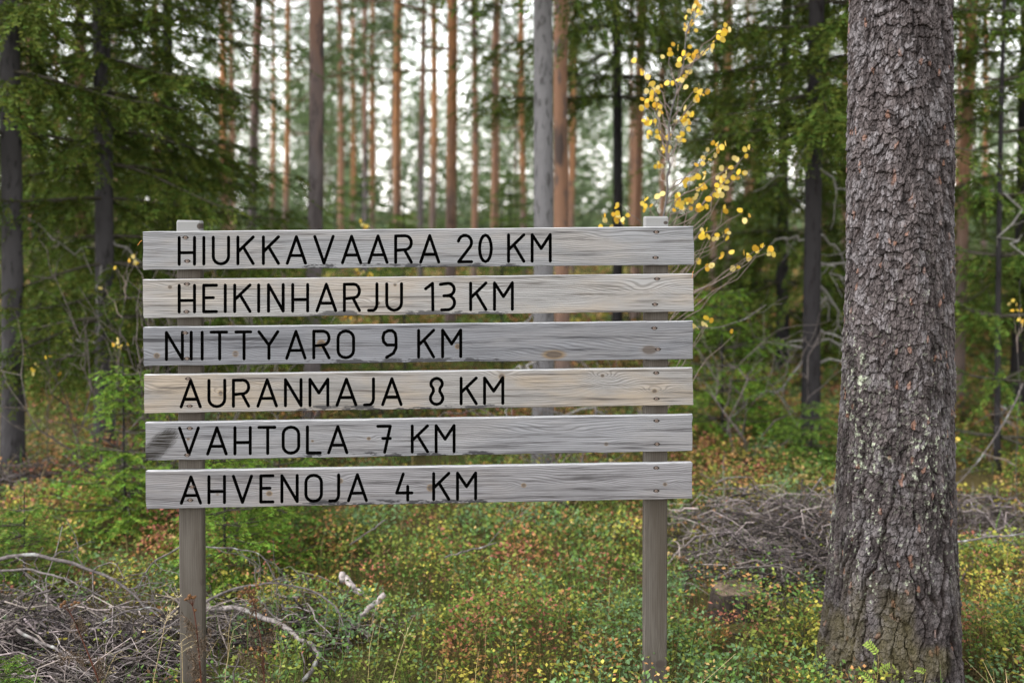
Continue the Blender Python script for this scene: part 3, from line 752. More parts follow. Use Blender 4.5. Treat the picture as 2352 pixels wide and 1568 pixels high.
# ================================================================== the big pine
def big_pine():
    D = 4.12; uc = 2052
    x0 = colx(uc, D); base = Vector((x0, D, g1(x0, D)))
    e = empty('pine_tree', base); tag(e, 'big pine trunk with scaly grey bark and lichen right of the sign', 'tree')
    # edges read in the picture: (row, left, right)
    E = [(0, 1957, 2181), (300, 1950, 2182), (600, 1944, 2181), (800, 1938, 2181), (1000, 1931, 2183), (1150, 1925, 2186), (1300, 1915, 2190), (1400, 1908, 2195), (1480, 1898, 2200), (1568, 1892, 2201), (1640, 1884, 2208)]
    zs = []; cx = []; rr = []
    for v, l, r_ in E:
        p = at((l + r_) / 2, v, D); zs.append(p.z - base.z); cx.append(p.x - base.x); rr.append((r_ - l) / 2 / F * D)
    zs, cx, rr = map(lambda q: np.array(q)[::-1], (zs, cx, rr))
    nth, ztop = 420, zs[-1] + .25
    z = np.arange(-.12, ztop, .0042); th = np.arange(nth) / nth * 2 * np.pi
    C = np.interp(z, zs, cx); C += np.where(z > zs[-1], (z - zs[-1]) * (cx[-1] - cx[-3]) / (zs[-1] - zs[-3]), 0)
    Rr = np.interp(z, zs, rr)
    ZZ, TT = np.meshgrid(z, th, indexing='ij')
    RM = .20
    u = TT * RM
    per = 2 * np.pi * RM
    # warp, then layers of ragged flakes = bark plates
    wx = (fbm(u * 14, ZZ * 8, 31, 5) - .45) * 1.6; wz = (fbm(u * 14 + 7, ZZ * 9, 37, 5) - .45) * 1.6
    def cells(sx, sz, seed, wa):
        ncx = int(round(per / sx)); X = (u + wx * wa) / per * ncx; Y = (ZZ + wz * wa * 1.2) / sz
        ix, iy = np.floor(X), np.floor(Y); f1 = np.full(X.shape, 9.); f2 = np.full(X.shape, 9.); idv = np.zeros(X.shape); ly = np.zeros(X.shape); lx = np.zeros(X.shape)
        for dx in (-1, 0, 1):
            for dy in (-1, 0, 1):
                cxx, cyy = ix + dx, iy + dy; cm = np.mod(cxx, ncx)
                px = cxx + .5 + (_h(cm, cyy, seed) - .5) * .9; py = cyy + .5 + (_h(cm, cyy, seed + 5) - .5) * .9
                d = np.sqrt((X - px) ** 2 + (Y - py) ** 2)
                new = d < f1
                f2 = np.where(new, f1, np.minimum(f2, d)); idv = np.where(new, _h(cm, cyy, seed + 9), idv)
                ly = np.where(new, Y - py, ly); lx = np.where(new, X - px, lx); f1 = np.where(new, d, f1)
        return f2 - f1, idv, ly, lx
    low = np.clip((1.75 - ZZ) / 1.3, 0, 1)          # plates are longer and deeper near the ground
    e1, i1, y1, x1 = cells(.024, .052, 3, .045); e2, i2, y2, x2 = cells(.042, .42, 17, .05)
    e3, i3, y3, x3 = cells(.010, .024, 29, .018)
    ss = lambda a, lo, hi: (lambda t: t * t * (3 - 2 * t))(np.clip((a - lo) / (hi - lo), 0, 1))
    pA = ss(e1, .0, .12); pB = ss(e2, .0, .13); pC = ss(e3, 0., .25)
    # every flake is tilted: its lower edge stands proud of the one below
    hA = pA * .0030 + (i1 - .5) * .006 - y1 * .006
    hB = pB * .011 + (i2 - .5) * .010 - y2 * .004 + (.002 * pA + (i1 - .5) * .003 - y1 * .0025) + .010 * (fbm(u * 34, ZZ * 3.2, 45, 4) - .45)
    streak = fbm(u * 60, ZZ * 7, 41, 5) - .45
    h = hA * (1 - low) + hB * low + pC * .0016 + (i3 - .5) * .004 - y3 * .0025 + streak * .010 + (fbm(u * 150, ZZ * 70, 51, 3) - .45) * .004
    h = h + .006 * np.sin(TT * 5 + ZZ * 2) * (1 + 2 * np.exp(-ZZ / .2)) + .012 * np.exp(-np.clip(ZZ, 0, 9) / .15) * np.sin(TT * 7 + 1)
    h -= h.mean() + .004
    RAD = Rr[:, None] + h
    v = np.stack([C[:, None] + RAD * np.cos(TT), RAD * np.sin(TT), ZZ], -1)
    # colours of the bark itself
    pl = pA * (1 - low) + pB * low
    tone = .40 + .62 * i1 + .55 * i3 + 1.5 * streak + .5 * (fbm(u * 90, ZZ * 30, 71, 3) - .45)
    base_c = np.array([.050, .042, .0415]) * (1 - .26 * low[..., None]); deep = np.array([.014, .010, .009])
    c = base_c * np.clip(tone, .25, 2)[..., None]
    grey = ss(fbm(u * 22, ZZ * 14, 81, 3) + .30 * (i3 - .5) + .25 * (i1 - .5), .46, .66)[..., None] * (1 - .5 * low[..., None]); c = c * (1 - .7 * grey) + np.array([.105, .096, .099]) * .7 * grey * (.65 + .6 * i3[..., None])
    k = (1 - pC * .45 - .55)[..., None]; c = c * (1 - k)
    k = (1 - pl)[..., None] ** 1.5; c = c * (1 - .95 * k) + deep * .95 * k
    rust = ss(fbm(u * 26, ZZ * 12, 91, 3), .72, .78)[..., None] * .45 + (ss(i3, .985, .992) * .5)[..., None]; c = c * (1 - rust) + np.array([.15, .07, .042]) * rust
    # lichen: dense low on the left side, scattered elsewhere
    facing = np.cos(TT - R(200)) * .5 + .5
    band = ss(ZZ, .25, .55) * (1 - ss(ZZ, 1.25, 1.9)) * (.35 + .65 * facing ** 2) + .25 * ss(ZZ, .4, 1.2) * (1 - ss(ZZ, 1.6, 2.6)) * (np.cos(TT - R(340)) * .5 + .5)
    ln = fbm(u * 120, ZZ * 80, 101, 3) + .25 * (fbm(u * 12, ZZ * 7, 111, 2) - .4)
    lich = .85 * (ss(ln + .12 * band, .68, .75) * (.25 + .75 * ss(h, -.002, .004)) * np.clip(band * 1.6 + .12, 0, 1))[..., None]
    c = c * (1 - lich) + np.array([.205, .222, .165]) * lich * (.75 + .5 * i3[..., None])
    moss = (ss(fbm(u * 10, ZZ * 5, 121, 3), .4, .6) * (1 - ss(ZZ, .25, .62)))[..., None] * .55; c = c * (1 - moss) + np.array([.062, .053, .026]) * moss
    m, n = len(z), nth
    i = np.arange(m - 1)[:, None] * n; j = np.arange(n)[None]; kk = (j + 1) % n
    A = Acc(); A.add(v.reshape(-1, 3), np.stack([i + j, i + kk, i + n + kk, i + n + j], -1).reshape(-1, 4), np.clip(c, .004, .7).reshape(-1, 3))
    A.build('trunk', M['bark_big'], e, False)
    # the trunk above the picture, and its crown
    B = Acc(); zz = np.linspace(ztop - .05, 17, 20); ra = np.interp(zz, [ztop, 17], [Rr[-1] - .002, .07]); n = 24; t2 = np.arange(n) / n * 2 * np.pi
    vv = np.stack([C[-1] + ra[:, None] * np.cos(t2), ra[:, None] * np.sin(t2), np.repeat(zz[:, None], n, 1)], -1)
    i = np.arange(19)[:, None] * n; j = np.arange(n)[None]; kk = (j + 1) % n
    B.add(vv.reshape(-1, 3), np.stack([i + j, i + kk, i + n + kk, i + n + j], -1).reshape(-1, 4)); B.build('upper_trunk', M['pine_grey'], e, True)
    c_ = link('crown', CR['pine_2'], e); c_.scale = (1.2, 1.2, 1.15); c_.location = (C[-1], 0, 0)
    return base
BIG = big_pine()

# ================================================================== ground cover
def palette(x, y, n):
    """autumn colours of the dwarf shrubs, in patches"""
    p = np.clip((fbm(x * 1.5, y * 1.5, 201, 3) - .44) * 2.1 + .45, 0, 1); q = np.clip((fbm(x * 2.0 + 9, y * 2.0, 211, 3) - .44) * 2.1 + .45, 0, 1)
    base = np.array([[.080, .140, .030], [.150, .175, .034], [.310, .270, .050], [.095, .155, .066], [.260, .095, .065], [.285, .145, .055], [.32, .22, .09], [.110, .062, .034]])
    d = np.clip((y - 5.3) / 2.5, 0, 1)
    wts = np.stack([1.8 + 0 * p, 1.9 + 0 * p, .35 + 10 * np.clip(p - .55, 0, 1) * (1 - .6 * d), .2 + 9 * np.clip(.40 - q, 0, 1),
                    .12 + 9 * np.clip(q - .56, 0, 1), .22 + 8 * np.clip(q - .51, 0, 1) + 1.2 * d, .22 + .5 * d, .30 + .6 * d], 1)
    wts = wts / wts.sum(1, keepdims=True); cw = wts.cumsum(1)
    k = (rng.random((n, 1)) > cw).sum(1).clip(0, 7)
    return base[k] * rng.uniform(.8, 1.2, (n, 1))
def cover(y0, y1, plants, leaves_per, hgt, rad, L, W):
    A = Acc()
    area = (y1 - y0) * (1.06 * (y0 + y1) / 2 + 2.2); n = int(area * plants)
    Y = rng.uniform(y0, y1, n); X = rng.uniform(-1, 1, n) * (.53 * Y + 1.1)
    keep = rng.random(n) < np.clip(.12 + 3.6 * (fbm(X * 2.1, Y * 2.1, 301, 3) - .22), .12, 1)
    # thinner under the brushwood and inside trunk and posts
    keep &= ~((np.abs(X + 1.85) < .62) & (np.abs(Y - 4.35) < .55) & (rng.random(n) < .85))
    keep &= ~((np.abs(X - 1.30) < .45) & (np.abs(Y - 5.5) < .8) & (rng.random(n) < .8))
    keep &= (X - BIG.x) ** 2 + (Y - BIG.y) ** 2 > .30 ** 2
    X, Y = X[keep], Y[keep]; n = len(X)
    H = hgt * np.clip(.2 + 3.4 * (fbm(X * 2.1, Y * 2.1, 301, 3) - .22), .25, 1.7) * rng.uniform(.7, 1.25, n)
    k = np.maximum(4, (leaves_per * rng.uniform(.6, 1.3, n)).astype(int)); ti = np.repeat(np.arange(n), k); N_ = len(ti)
    a = rng.uniform(0, 2 * np.pi, N_); t = rng.uniform(.1, 1, N_) ** .75; rr = rad * np.sqrt(rng.random(N_)) * (.5 + .6 * t)
    px = X[ti] + rr * np.cos(a); py = Y[ti] + rr * np.sin(a)
    pz = gz(px, py) + H[ti] * t * (1 - .25 * (rr / rad) ** 2)
    pc = palette(X, Y, n)
    own = palette(px, py, N_); mixk = (rng.random(N_) < .84)[:, None]
    c = np.where(mixk, pc[ti], own) * rng.uniform(.75, 1.25, (N_, 1))
    d = np.c_[np.cos(a), np.sin(a), rng.uniform(-.2, .9, N_)]; nr = rdir(N_, .3, 1)
    leaves(A, np.c_[px, py, pz], d, nr, L * rng.uniform(.6, 1.25, N_), W * rng.uniform(.7, 1.2, N_), c, .08)
    # little stems
    m = n; st = np.c_[X, Y, gz(X, Y)]
    for q in range(2):
        off = rng.normal(0, rad * .4, (m, 2)); tip = np.c_[off, H * rng.uniform(.6, .95, m)]
        leaves(A, st, tip, rdir(m), np.linalg.norm(tip, axis=1), .0035 if y0 < 6 else .006, np.array([[.11, .085, .035]]) * rng.uniform(.6, 1.3, (m, 1)))
    return A
SH = Acc()
parts = [cover(3.0, 5.2, 230, 36, .19, .072, .0225, .0135), cover(5.2, 8.0, 130, 30, .18, .090, .028, .018), cover(8.0, 13, 60, 24, .19, .15, .040, .026), cover(13, 34, 9, 20, .3, .35, .10, .07)]
for P_ in parts:
    for v, f, c in zip(P_.v, P_.f, P_.c): SH.add(v, f - f.min(), c)
tag(SH.build('dwarf_shrubs', M['leaf']), 'autumn coloured bilberry and lingonberry shrubs covering the forest floor', 'ground cover', kind='stuff')
def blades(A, X, Y, H, c, wid, lean=.5):
    n = len(X); z = gz(X, Y); a = rng.uniform(0, 6.28, n); ln = lean * rng.uniform(.3, 1.2, n) * H
    dx, dy = np.cos(a) * ln, np.sin(a) * ln; sx, sy = -np.sin(a) * wid / 2, np.cos(a) * wid / 2
    P0 = np.c_[X, Y, z]; P1 = P0 + np.c_[dx * .3, dy * .3, H * .62]; P2 = P0 + np.c_[dx, dy, H * .95]
    S = np.c_[sx, sy, 0 * sx]
    v = np.stack([P0 - S, P0 + S, P1 + S * .8, P1 - S * .8, P2 + S * .12, P2 - S * .12], 1).reshape(-1, 3)
    i = np.arange(n)[:, None] * 6
    A.add(v, np.concatenate([i + np.array([[0, 1, 2, 3]]), i + np.array([[3, 2, 4, 5]])]), np.repeat(c, 6, 0))
GA = Acc()
for (y0, y1, dn, wd) in [(3.0, 5.5, 330, .003), (5.5, 11, 110, .006)]:
    n = int((y1 - y0) * (1.06 * (y0 + y1) / 2 + 2.2) * dn); Y = rng.uniform(y0, y1, n); X = rng.uniform(-1, 1, n) * (.53 * Y + 1.1)
    kp = fbm(X * .9, Y * .9, 401, 3) > rng.uniform(.30, .62, n); kp &= (X - BIG.x) ** 2 + (Y - BIG.y) ** 2 > .28 ** 2
    X, Y = X[kp], Y[kp]; n = len(X)
    c = np.where(rng.random((n, 1)) < .72, np.array([[.075, .135, .025]]), np.array([[.26, .20, .09]])) * rng.uniform(.7, 1.3, (n, 1))
    blades(GA, X, Y, rng.uniform(.08, .30, n), c, wd)
tag(GA.build('forest_grass', M['leaf']), 'thin green and straw grass among the shrubs', 'grass', kind='stuff')

# ================================================================== brushwood
GREY = np.array([.122, .106, .102])
def brush(name, label, cx, cy, sx, sy, hmax, n, seed, lab2='brushwood'):
    r = np.random.default_rng(seed); A = Acc()
    sub = [(cx + r.uniform(-.75, .75) * sx, cy + r.uniform(-.7, .7) * sy, r.uniform(.5, 1.), r.normal(.2, .9)) for _ in range(7)]
    for k in range(n):
        hx, hy, hs_, ha = sub[k % 7]
        x = hx + r.normal(0, .30) * sx; y = hy + r.normal(0, .30) * sy
        q = hs_ * math.exp(-((x - hx) / sx) ** 2 * 3 - ((y - hy) / sy) ** 2 * 3)
        z = g1(x, y) + hmax * q * r.uniform(.05, 1.)
        L = r.uniform(.12, .6); a = r.uniform(0, 6.28) if r.random() < .5 else r.normal(ha, .4)
        d = np.array([math.cos(a), math.sin(a) * .8, r.normal(0, .30)]) * L / 2
        P = curve(np.array([x, y, z]) - d, np.array([x, y, z]) + d, 7, .45, r.uniform(-.05, .12), seed * 1000 + k)
        P[:, 2] = np.maximum(P[:, 2], gz(P[:, 0], P[:, 1]) + .01)
        rad = r.choice([.0022, .003, .0042, .006], p=[.35, .3, .23, .12])
        col = GREY * r.choice([.2, .45, .8, 1.2, 1.9], p=[.24, .25, .25, .17, .09]) * r.uniform(.85, 1.15) * np.array([1, r.uniform(.93, 1.), r.uniform(.88, 1.02)])
        tube(A, P, np.linspace(rad, rad * .45, 7), 4, col)
        if r.random() < .5:
            i = r.integers(2, 5); tube(A, curve(P[i], P[i] + r.normal(0, .09, 3), 4, .3, 0, seed * 999 + k), np.linspace(rad * .6, rad * .3, 4), 3, col)
    return tag(A.build(name, M['twig']), label, lab2, kind='stuff')
brush('brushwood', 'heap of thin grey dead twigs left of the left post', -1.95, 4.25, .62, .60, .32, 1700, 3)
brush('brushwood', 'low heap of grey dead twigs between right post and big pine', 1.36, 5.35, .74, 1.0, .46, 1000, 4)
brush('brushwood', 'scattered dead twigs behind the lower left post', -.95, 4.5, .40, .35, .16, 200, 5)
brush('brushwood', 'grey dead twigs right of the big pine', 2.75, 6.2, .6, .7, .2, 350, 6)
brush('brushwood', 'dead brushwood lying between the grey trunks at far left', -3.2, 7.0, .9, .6, .22, 350, 7)

def branch(label, pix, r0, r1, seed, twigs=0, col=GREY * .85, lichen=.12, name='dead_branch', cat='branch'):
    """a lying branch through picture points (column, row, distance)"""
    A = Acc(); P = np.array([at(*p) for p in pix]); r = np.random.default_rng(seed); col = col * .85
    t = np.linspace(0, 1, len(P)); n = 6 * len(P); T = np.linspace(0, 1, n)
    Q = np.stack([np.interp(T, t, P[:, k]) for k in range(3)], 1)
    for _ in range(3): Q[1:-1] = (Q[:-2] + 2 * Q[1:-1] + Q[2:]) / 4
    Q += np.c_[fbm(T * 9, T * 0 + seed, 1, 2), fbm(T * 9, T * 0 + seed, 2, 2), fbm(T * 9, T * 0 + seed, 3, 2)] * r0 * 2 - r0 * .9
    rad = np.linspace(r0, r1, n) * .62 * (1 + .25 * (vnoise(T * 17, T * 0, seed) - .5))
    lc = (fbm(T * 14, T * 0 + seed, 4, 2) > (.62 - .2 * lichen))[:, None]
    cc = np.where(lc, np.array([[.19, .19, .18]]), col[None]) * (.8 + .4 * vnoise(T * 25, T * 0, seed + 1))[:, None]
    tube(A, Q, rad, 7, cc, cap=True); tube(A, Q[:2][::-1], [rad[0], rad[0] * .6], 7, col * .8, cap=True)
    o = A.build(name, M['twig'], None, True)
    tag(o, label, cat, 'dead branches on the forest floor')
    for k in range(twigs):
        B = Acc(); i = r.integers(2, n - 2); L = r.uniform(.08, .32)
        d = (Q[min(i + 2, n - 1)] - Q[i]); d = d / (np.linalg.norm(d) + 1e-9) + r.normal(0, .6, 3); d[2] -= .15; d /= np.linalg.norm(d)
        W = curve(Q[i], Q[i] + d * L, 6, .4, .05, seed * 50 + k); tube(B, W, np.linspace(rad[i] * .5, .0012, 6), 4, col)
        for s in range(3):
            j = r.integers(1, 5); tube(B, curve(W[j], W[j] + (d * .5 + r.normal(0, .5, 3)) * L * .4, 4, .3, 0, seed * 60 + k * 3 + s), [.0016, .0014, .0012, .001], 3, col)
        B.build('twig', M['twig'], o)
branch('long arched grey branch with pale lichen over the left brushwood', [(-30, 1290, 4.5), (60, 1268, 4.5), (170, 1285, 4.5), (270, 1335, 4.45), (350, 1395, 4.4), (420, 1450, 4.3)], .017, .007, 1, 9)
branch('second bowed branch below the arched one at far left', [(-30, 1312, 4.4), (70, 1305, 4.4), (160, 1330, 4.35), (240, 1370, 4.3)], .010, .005, 2, 4)
branch('curved thin branch looping across the left brushwood centre', [(205, 1450, 4.2), (270, 1410, 4.25), (345, 1390, 4.3), (395, 1415, 4.3)], .008, .005, 3, 3)
branch('straight grey stick slanting up to the left post', [(180, 1530, 3.95), (290, 1490, 4.0), (380, 1440, 4.1), (420, 1415, 4.15)], .008, .006, 4, 2)
branch('pale forked stick at lower left of the brushwood', [(40, 1440, 4.1), (100, 1480, 4.05), (150, 1500, 4.0), (210, 1545, 3.95)], .011, .008, 5, 2, GREY * 1.1)
branch('drooping twiggy grey branch just left of the left post', [(412, 1255, 4.5), (350, 1290, 4.5), (310, 1360, 4.45), (300, 1440, 4.4)], .008, .003, 6, 8)
branch('bare twiggy branch arching right from the left post', [(475, 1255, 4.5), (560, 1260, 4.5), (605, 1275, 4.5), (640, 1340, 4.45)], .006, .003, 7, 10)
branch('long dark branch lying right of the left post', [(470, 1385, 4.35), (540, 1350, 4.4), (620, 1335, 4.4), (720, 1350, 4.35), (780, 1395, 4.3), (800, 1470, 4.25)], .010, .004, 8, 7)
branch('thick pale bleached branch behind the tansy stalk', [(478, 1395, 4.45), (560, 1392, 4.4), (640, 1425, 4.35), (700, 1475, 4.25), (735, 1500, 4.2), (700, 1568, 4.1)], .019, .014, 9, 4, GREY * 1.5, .2)
branch('short bleached stick with broken white end in the centre shrubs', [(782, 1318, 4.7), (810, 1345, 4.68), (838, 1362, 4.66)], .026, .018, 10, 0, GREY * 2.5, .1)
branch('crooked bleached stick standing in the centre shrubs', [(885, 1358, 4.5), (850, 1395, 4.48), (822, 1430, 4.46), (850, 1462, 4.44)], .021, .017, 11, 1, GREY * 2.2, .1)
branch('thin grey stick slanting up below the lowest board', [(805, 1250, 5.3), (850, 1220, 5.3), (888, 1192, 5.3)], .006, .006, 12, 0)
branch('pale low stick lying in the middle shrubs', [(1020, 1278, 5.1), (1080, 1262, 5.1), (1140, 1245, 5.1)], .008, .006, 13, 1)
branch('dark stick poking up beside the big pine', [(1820, 1200, 5.8), (1850, 1150, 5.75), (1893, 1088, 5.7)], .011, .009, 14, 0, GREY * .7)
branch('long pale pole lying in the right brushwood', [(1650, 1320, 5.2), (1740, 1300, 5.3), (1830, 1260, 5.4), (1925, 1215, 5.5)], .010, .008, 15, 3)
branch('bowed grey branch at the left of the right brushwood', [(1710, 1235, 5.6), (1705, 1270, 5.5), (1712, 1320, 5.4), (1680, 1365, 5.3)], .006, .004, 16, 2)
branch('pale fallen branch right of the big pine', [(2200, 1245, 5.2), (2270, 1232, 5.2), (2380, 1220, 5.2)], .009, .008, 17, 3, GREY * 1.)
branch('bare branch bending down at the right edge behind the big pine', [(2352, 880, 6.8), (2290, 1000, 6.7), (2230, 1080, 6.6), (2180, 1130, 6.5)], .010, .004, 18, 6)
branch('thin bent grey twig right of the boards pointing at the dark spruce', [(1560, 745, 6.0), (1640, 755, 6.0), (1710, 735, 6.0), (1760, 700, 6.0)], .005, .003, 19, 1)

# old stump in the right brushwood
A = Acc(); n = 28; p = at(1690, 1385, 4.85); bx, by = p.x, p.y; gb = g1(bx, by)
th = np.arange(n) / n * 2 * np.pi; vv = []
for z_, s in [(-.08, 1.25), (.02, 1.12), (.08, 1.03), (.125, 1.0), (.13, .95), (.132, .5), (.128, .06)]:
    rr = .115 * s * (1 + .10 * np.sin(th * 5 + 1) + .06 * np.sin(th * 11)); vv.append(np.c_[rr * np.cos(th), rr * np.sin(th), np.full(n, z_) + .006 * np.sin(th * 3)])
vv = np.concatenate(vv); cc = np.concatenate([np.repeat([[.035, .028, .024]], 4 * n, 0), np.repeat([[.10, .075, .055]], 3 * n, 0)])
A.add(vv, [[k * n + j, k * n + (j + 1) % n, (k + 1) * n + (j + 1) % n, (k + 1) * n + j] for k in range(6) for j in range(n)], cc)
st = A.build('tree_stump', M['twig'], None, True); st.location = (bx, by, gb + .005); tag(st, 'low cut tree stump with brown top in the shrubs before the right brushwood', 'stump')

# bare deciduous shrubs
def bare_shrub(label, u, D, h, seed, n=9, spread=.55):
    r = np.random.default_rng(seed); b = gpos(u, D); A = Acc(); e = empty('bare_shrub', b); tag(e, label, 'shrub', 'bare shrubs')
    for k in range(n):
        B = Acc(); tip = np.array([r.normal(0, spread), r.normal(0, spread * .5), h * r.uniform(.6, 1.)])
        P = curve([0, 0, 0], tip, 10, .5, 0, seed * 40 + k); c = np.array([.085, .072, .066]) * r.uniform(.7, 1.4)
        tube(B, P, np.linspace(.008, .0022, 10), 4, c)
        for s in range(9):
            i = r.integers(3, 9); d = (P[i] - P[i - 2]); d = d / np.linalg.norm(d) + r.normal(0, .55, 3)
            W = curve(P[i], P[i] + d * r.uniform(.12, .38), 6, .4, 0, seed * 90 + k * 9 + s); tube(B, W, np.linspace(.004, .0016, 6), 3, c)
        B.build('branch', M['twig'], e)
bare_shrub('bare grey twiggy shrub rising behind the left post top', 430, 6.4, 2.05, 21, 10, .5)
bare_shrub('bare twiggy shrub left of the upper boards among spruce boughs', 265, 6.6, 1.7, 22, 9, .6)
bare_shrub('leafless low shrub between right board ends and dark spruce', 1720, 7.6, 1.3, 23, 7, .5)
bare_shrub('sparse leafless stems behind the lower right boards', 1300, 6.6, 1.0, 24, 7, .6)

# ================================================================== yellow leaved saplings
LEAFM = []
for k in range(4):
    A = Acc(); n = 12; t = np.arange(n) / n * 2 * np.pi; rr = .5 * (1 + .10 * np.cos(t) + .04 * np.sin(t * 3 + k))
    x = rr * np.cos(t) * 1.05; y = rr * np.sin(t) * .92; z = .10 * (x ** 2 + y ** 2) * (1 if k % 2 else -1) + .06 * np.sin(y * 6 + k)
    col = np.array([(.56, .38, .04), (.62, .45, .08), (.50, .29, .03), (.55, .44, .16)][k])
    A.add(np.r_[np.c_[x + .5, y, z], [[.5, 0, 0.02]], [[-.35, 0, .03]], [[0.02, .012, 0]], [[.02, -.012, 0]]], [[j, (j + 1) % n, n] for j in range(n)], col)
    A.f.append(np.array([[n + 1, n + 2, n + 3]]))
    me = A.mesh('leaf', True); me.materials.append(M['yellow']); LEAFM.append(me)
def zy(x, y): return (2350 + x / 1.161) * 2352 / 4096, (y / 1.161) * 2352 / 4096
CL = [(510,40,7,25),(465,75,3,22),(475,115,9,25),(640,120,2,10),(620,165,7,25),(575,215,3,15),(380,245,5,25),(470,240,7,28),(450,275,5,20),(525,250,4,15),(225,290,2,8),(255,335,2,6),(460,335,4,18),(430,380,5,25),(290,390,6,25),(350,405,3,15),(515,415,5,20),(310,430,5,20),(500,450,4,15),(575,405,1,3),(280,470,4,22),(320,495,6,22),(260,487,2,6),(470,540,8,25),(300,570,8,25),(445,585,6,22),(285,620,5,20),(330,625,5,20),(385,650,7,22),(440,640,4,15),(372,695,4,12),(330,770,4,15),(620,665,4,18),(610,695,5,18),(550,740,4,20),(740,710,3,12),(715,740,2,10),(455,840,5,18),(520,790,5,22),(660,800,6,18),(710,810,3,10),(620,840,8,22),(590,890,8,22),(540,880,7,20),(490,925,8,22),(415,920,4,14),(430,965,7,20),(510,970,3,10),(270,930,3,12),(275,960,3,10),(320,910,2,8),(150,945,2,8),(140,1015,11,28),(80,1030,4,14),(570,975,2,8),(625,970,2,8),(720,990,3,12),(530,1075,5,18),(550,1105,3,10),(605,1105,3,10),(640,1085,3,10),(640,1115,1,4),(635,1180,3,12),(680,1235,2,6),(740,1190,3,12),(760,1195,3,8),(790,1155,3,14),(825,1140,3,8),(850,1170,3,12),(565,1230,4,15),(505,1205,2,8),(580,1480,2,8),(550,1515,2,8),(505,1520,2,8),(680,1555,1,4)]
def yellow_sapling(label, stem, clusters, D, leafsize, seed, cat='sapling'):
    r = np.random.default_rng(seed)
    b = at(stem[-1][0], stem[-1][1], D); b.z = g1(b.x, b.y)
    e = empty('yellow_leaved_sapling', b); tag(e, label, cat, 'saplings with yellow autumn leaves')
    S = np.array([at(u, v, D) - b for u, v in stem]); S[-1] = (0, 0, -.05)
    A = Acc(); t = np.linspace(0, 1, len(S)); T = np.linspace(0, 1, 24); P = np.stack([np.interp(T, t, S[:, k]) for k in range(3)], 1)
    P[1:-1] += r.normal(0, .006, (22, 3)); sw = 1. if len(clusters) > 20 else .38; tube(A, P, np.linspace(.0025, .0075, 24) * sw, 6, np.array([.085, .078, .074]) * (1. if sw == 1. else .6)); A.build('stem', M['stem'], e, True)
    for (u, v, n, sp) in clusters:
        B = Acc()
        dy = r.normal(0, .16); c = np.array(at(u, v, D + dy) - b)
        # twig from the stem, rising towards the cluster
        zt = min(max(c[2] - r.uniform(.05, .25) - .5 * abs(c[0] - np.interp(c[2], P[::-1, 2], P[::-1, 0])), .3), P[0, 2]); k = np.array([np.interp(zt, P[::-1, 2], P[::-1, j]) for j in range(3)])
        W = curve(k, c, 7, .25, .02, seed * 10 + int(u)); tube(B, W, np.linspace(.0032, .0012, 7), 4, np.array([.13, .10, .085])); B.build('twig', M['stem'], e)
        for q in range(n):
            g = np.array([r.normal(0, sp * .6), r.normal(0, .05) * 1000 * 0, r.normal(0, sp * .6)]) / F * D; p = c + g + np.array([0, r.normal(0, .04), 0])
            o = link('leaf', LEAFM[r.integers(0, 4)], e); o.location = p; s = leafsize * r.uniform(.75, 1.15); o.scale = (s, s, s)
            # leaves hang with their blades turned every way
            o.rotation_euler = (R(90) + r.normal(0, .55), r.uniform(0, 6.28), r.normal(0, .65))
    return e
yellow_sapling('young aspen sapling full of yellow leaves above the right post', [zy(500, 20), zy(430, 300), zy(385, 560), zy(375, 800), zy(365, 960), zy(355, 1200), zy(350, 1900)],
    [(*zy(x, y), n, s * .5742 / 1.161) for x, y, n, s in CL], 4.95, .028, 61)
yellow_sapling('thin sapling with a few yellow leaves left of the board ends', [(300, 560), (285, 700), (270, 820), (262, 1000)],
    [(300, 590, 3, 10), (310, 608, 3, 8), (268, 615, 1, 4), (262, 788, 4, 10), (275, 800, 3, 8), (236, 660, 1, 4)], 6.5, .028, 62)
yellow_sapling('thin sapling with yellow leaf spots between the two grey trunks', [(115, 700), (110, 830), (105, 960)],
    [(92, 850, 3, 8), (128, 862, 2, 6), (108, 820, 2, 6), (84, 840, 2, 5)], 7.0, .026, 63)
yellow_sapling('little sapling with yellow leaves seen between the top boards', [(835, 500), (830, 640), (825, 900)],
    [(835, 518, 4, 10), (825, 622, 5, 12), (850, 626, 4, 10), (800, 730, 2, 8)], 7.5, .028, 64)
yellow_sapling('small sapling with yellow leaves at the right picture edge', [(2345, 640), (2340, 800), (2336, 960)],
    [(2345, 700, 4, 10), (2350, 735, 4, 9), (2335, 720, 3, 8), (2210, 1010, 1, 3), (2195, 1015, 1, 3)], 6.5, .028, 65)

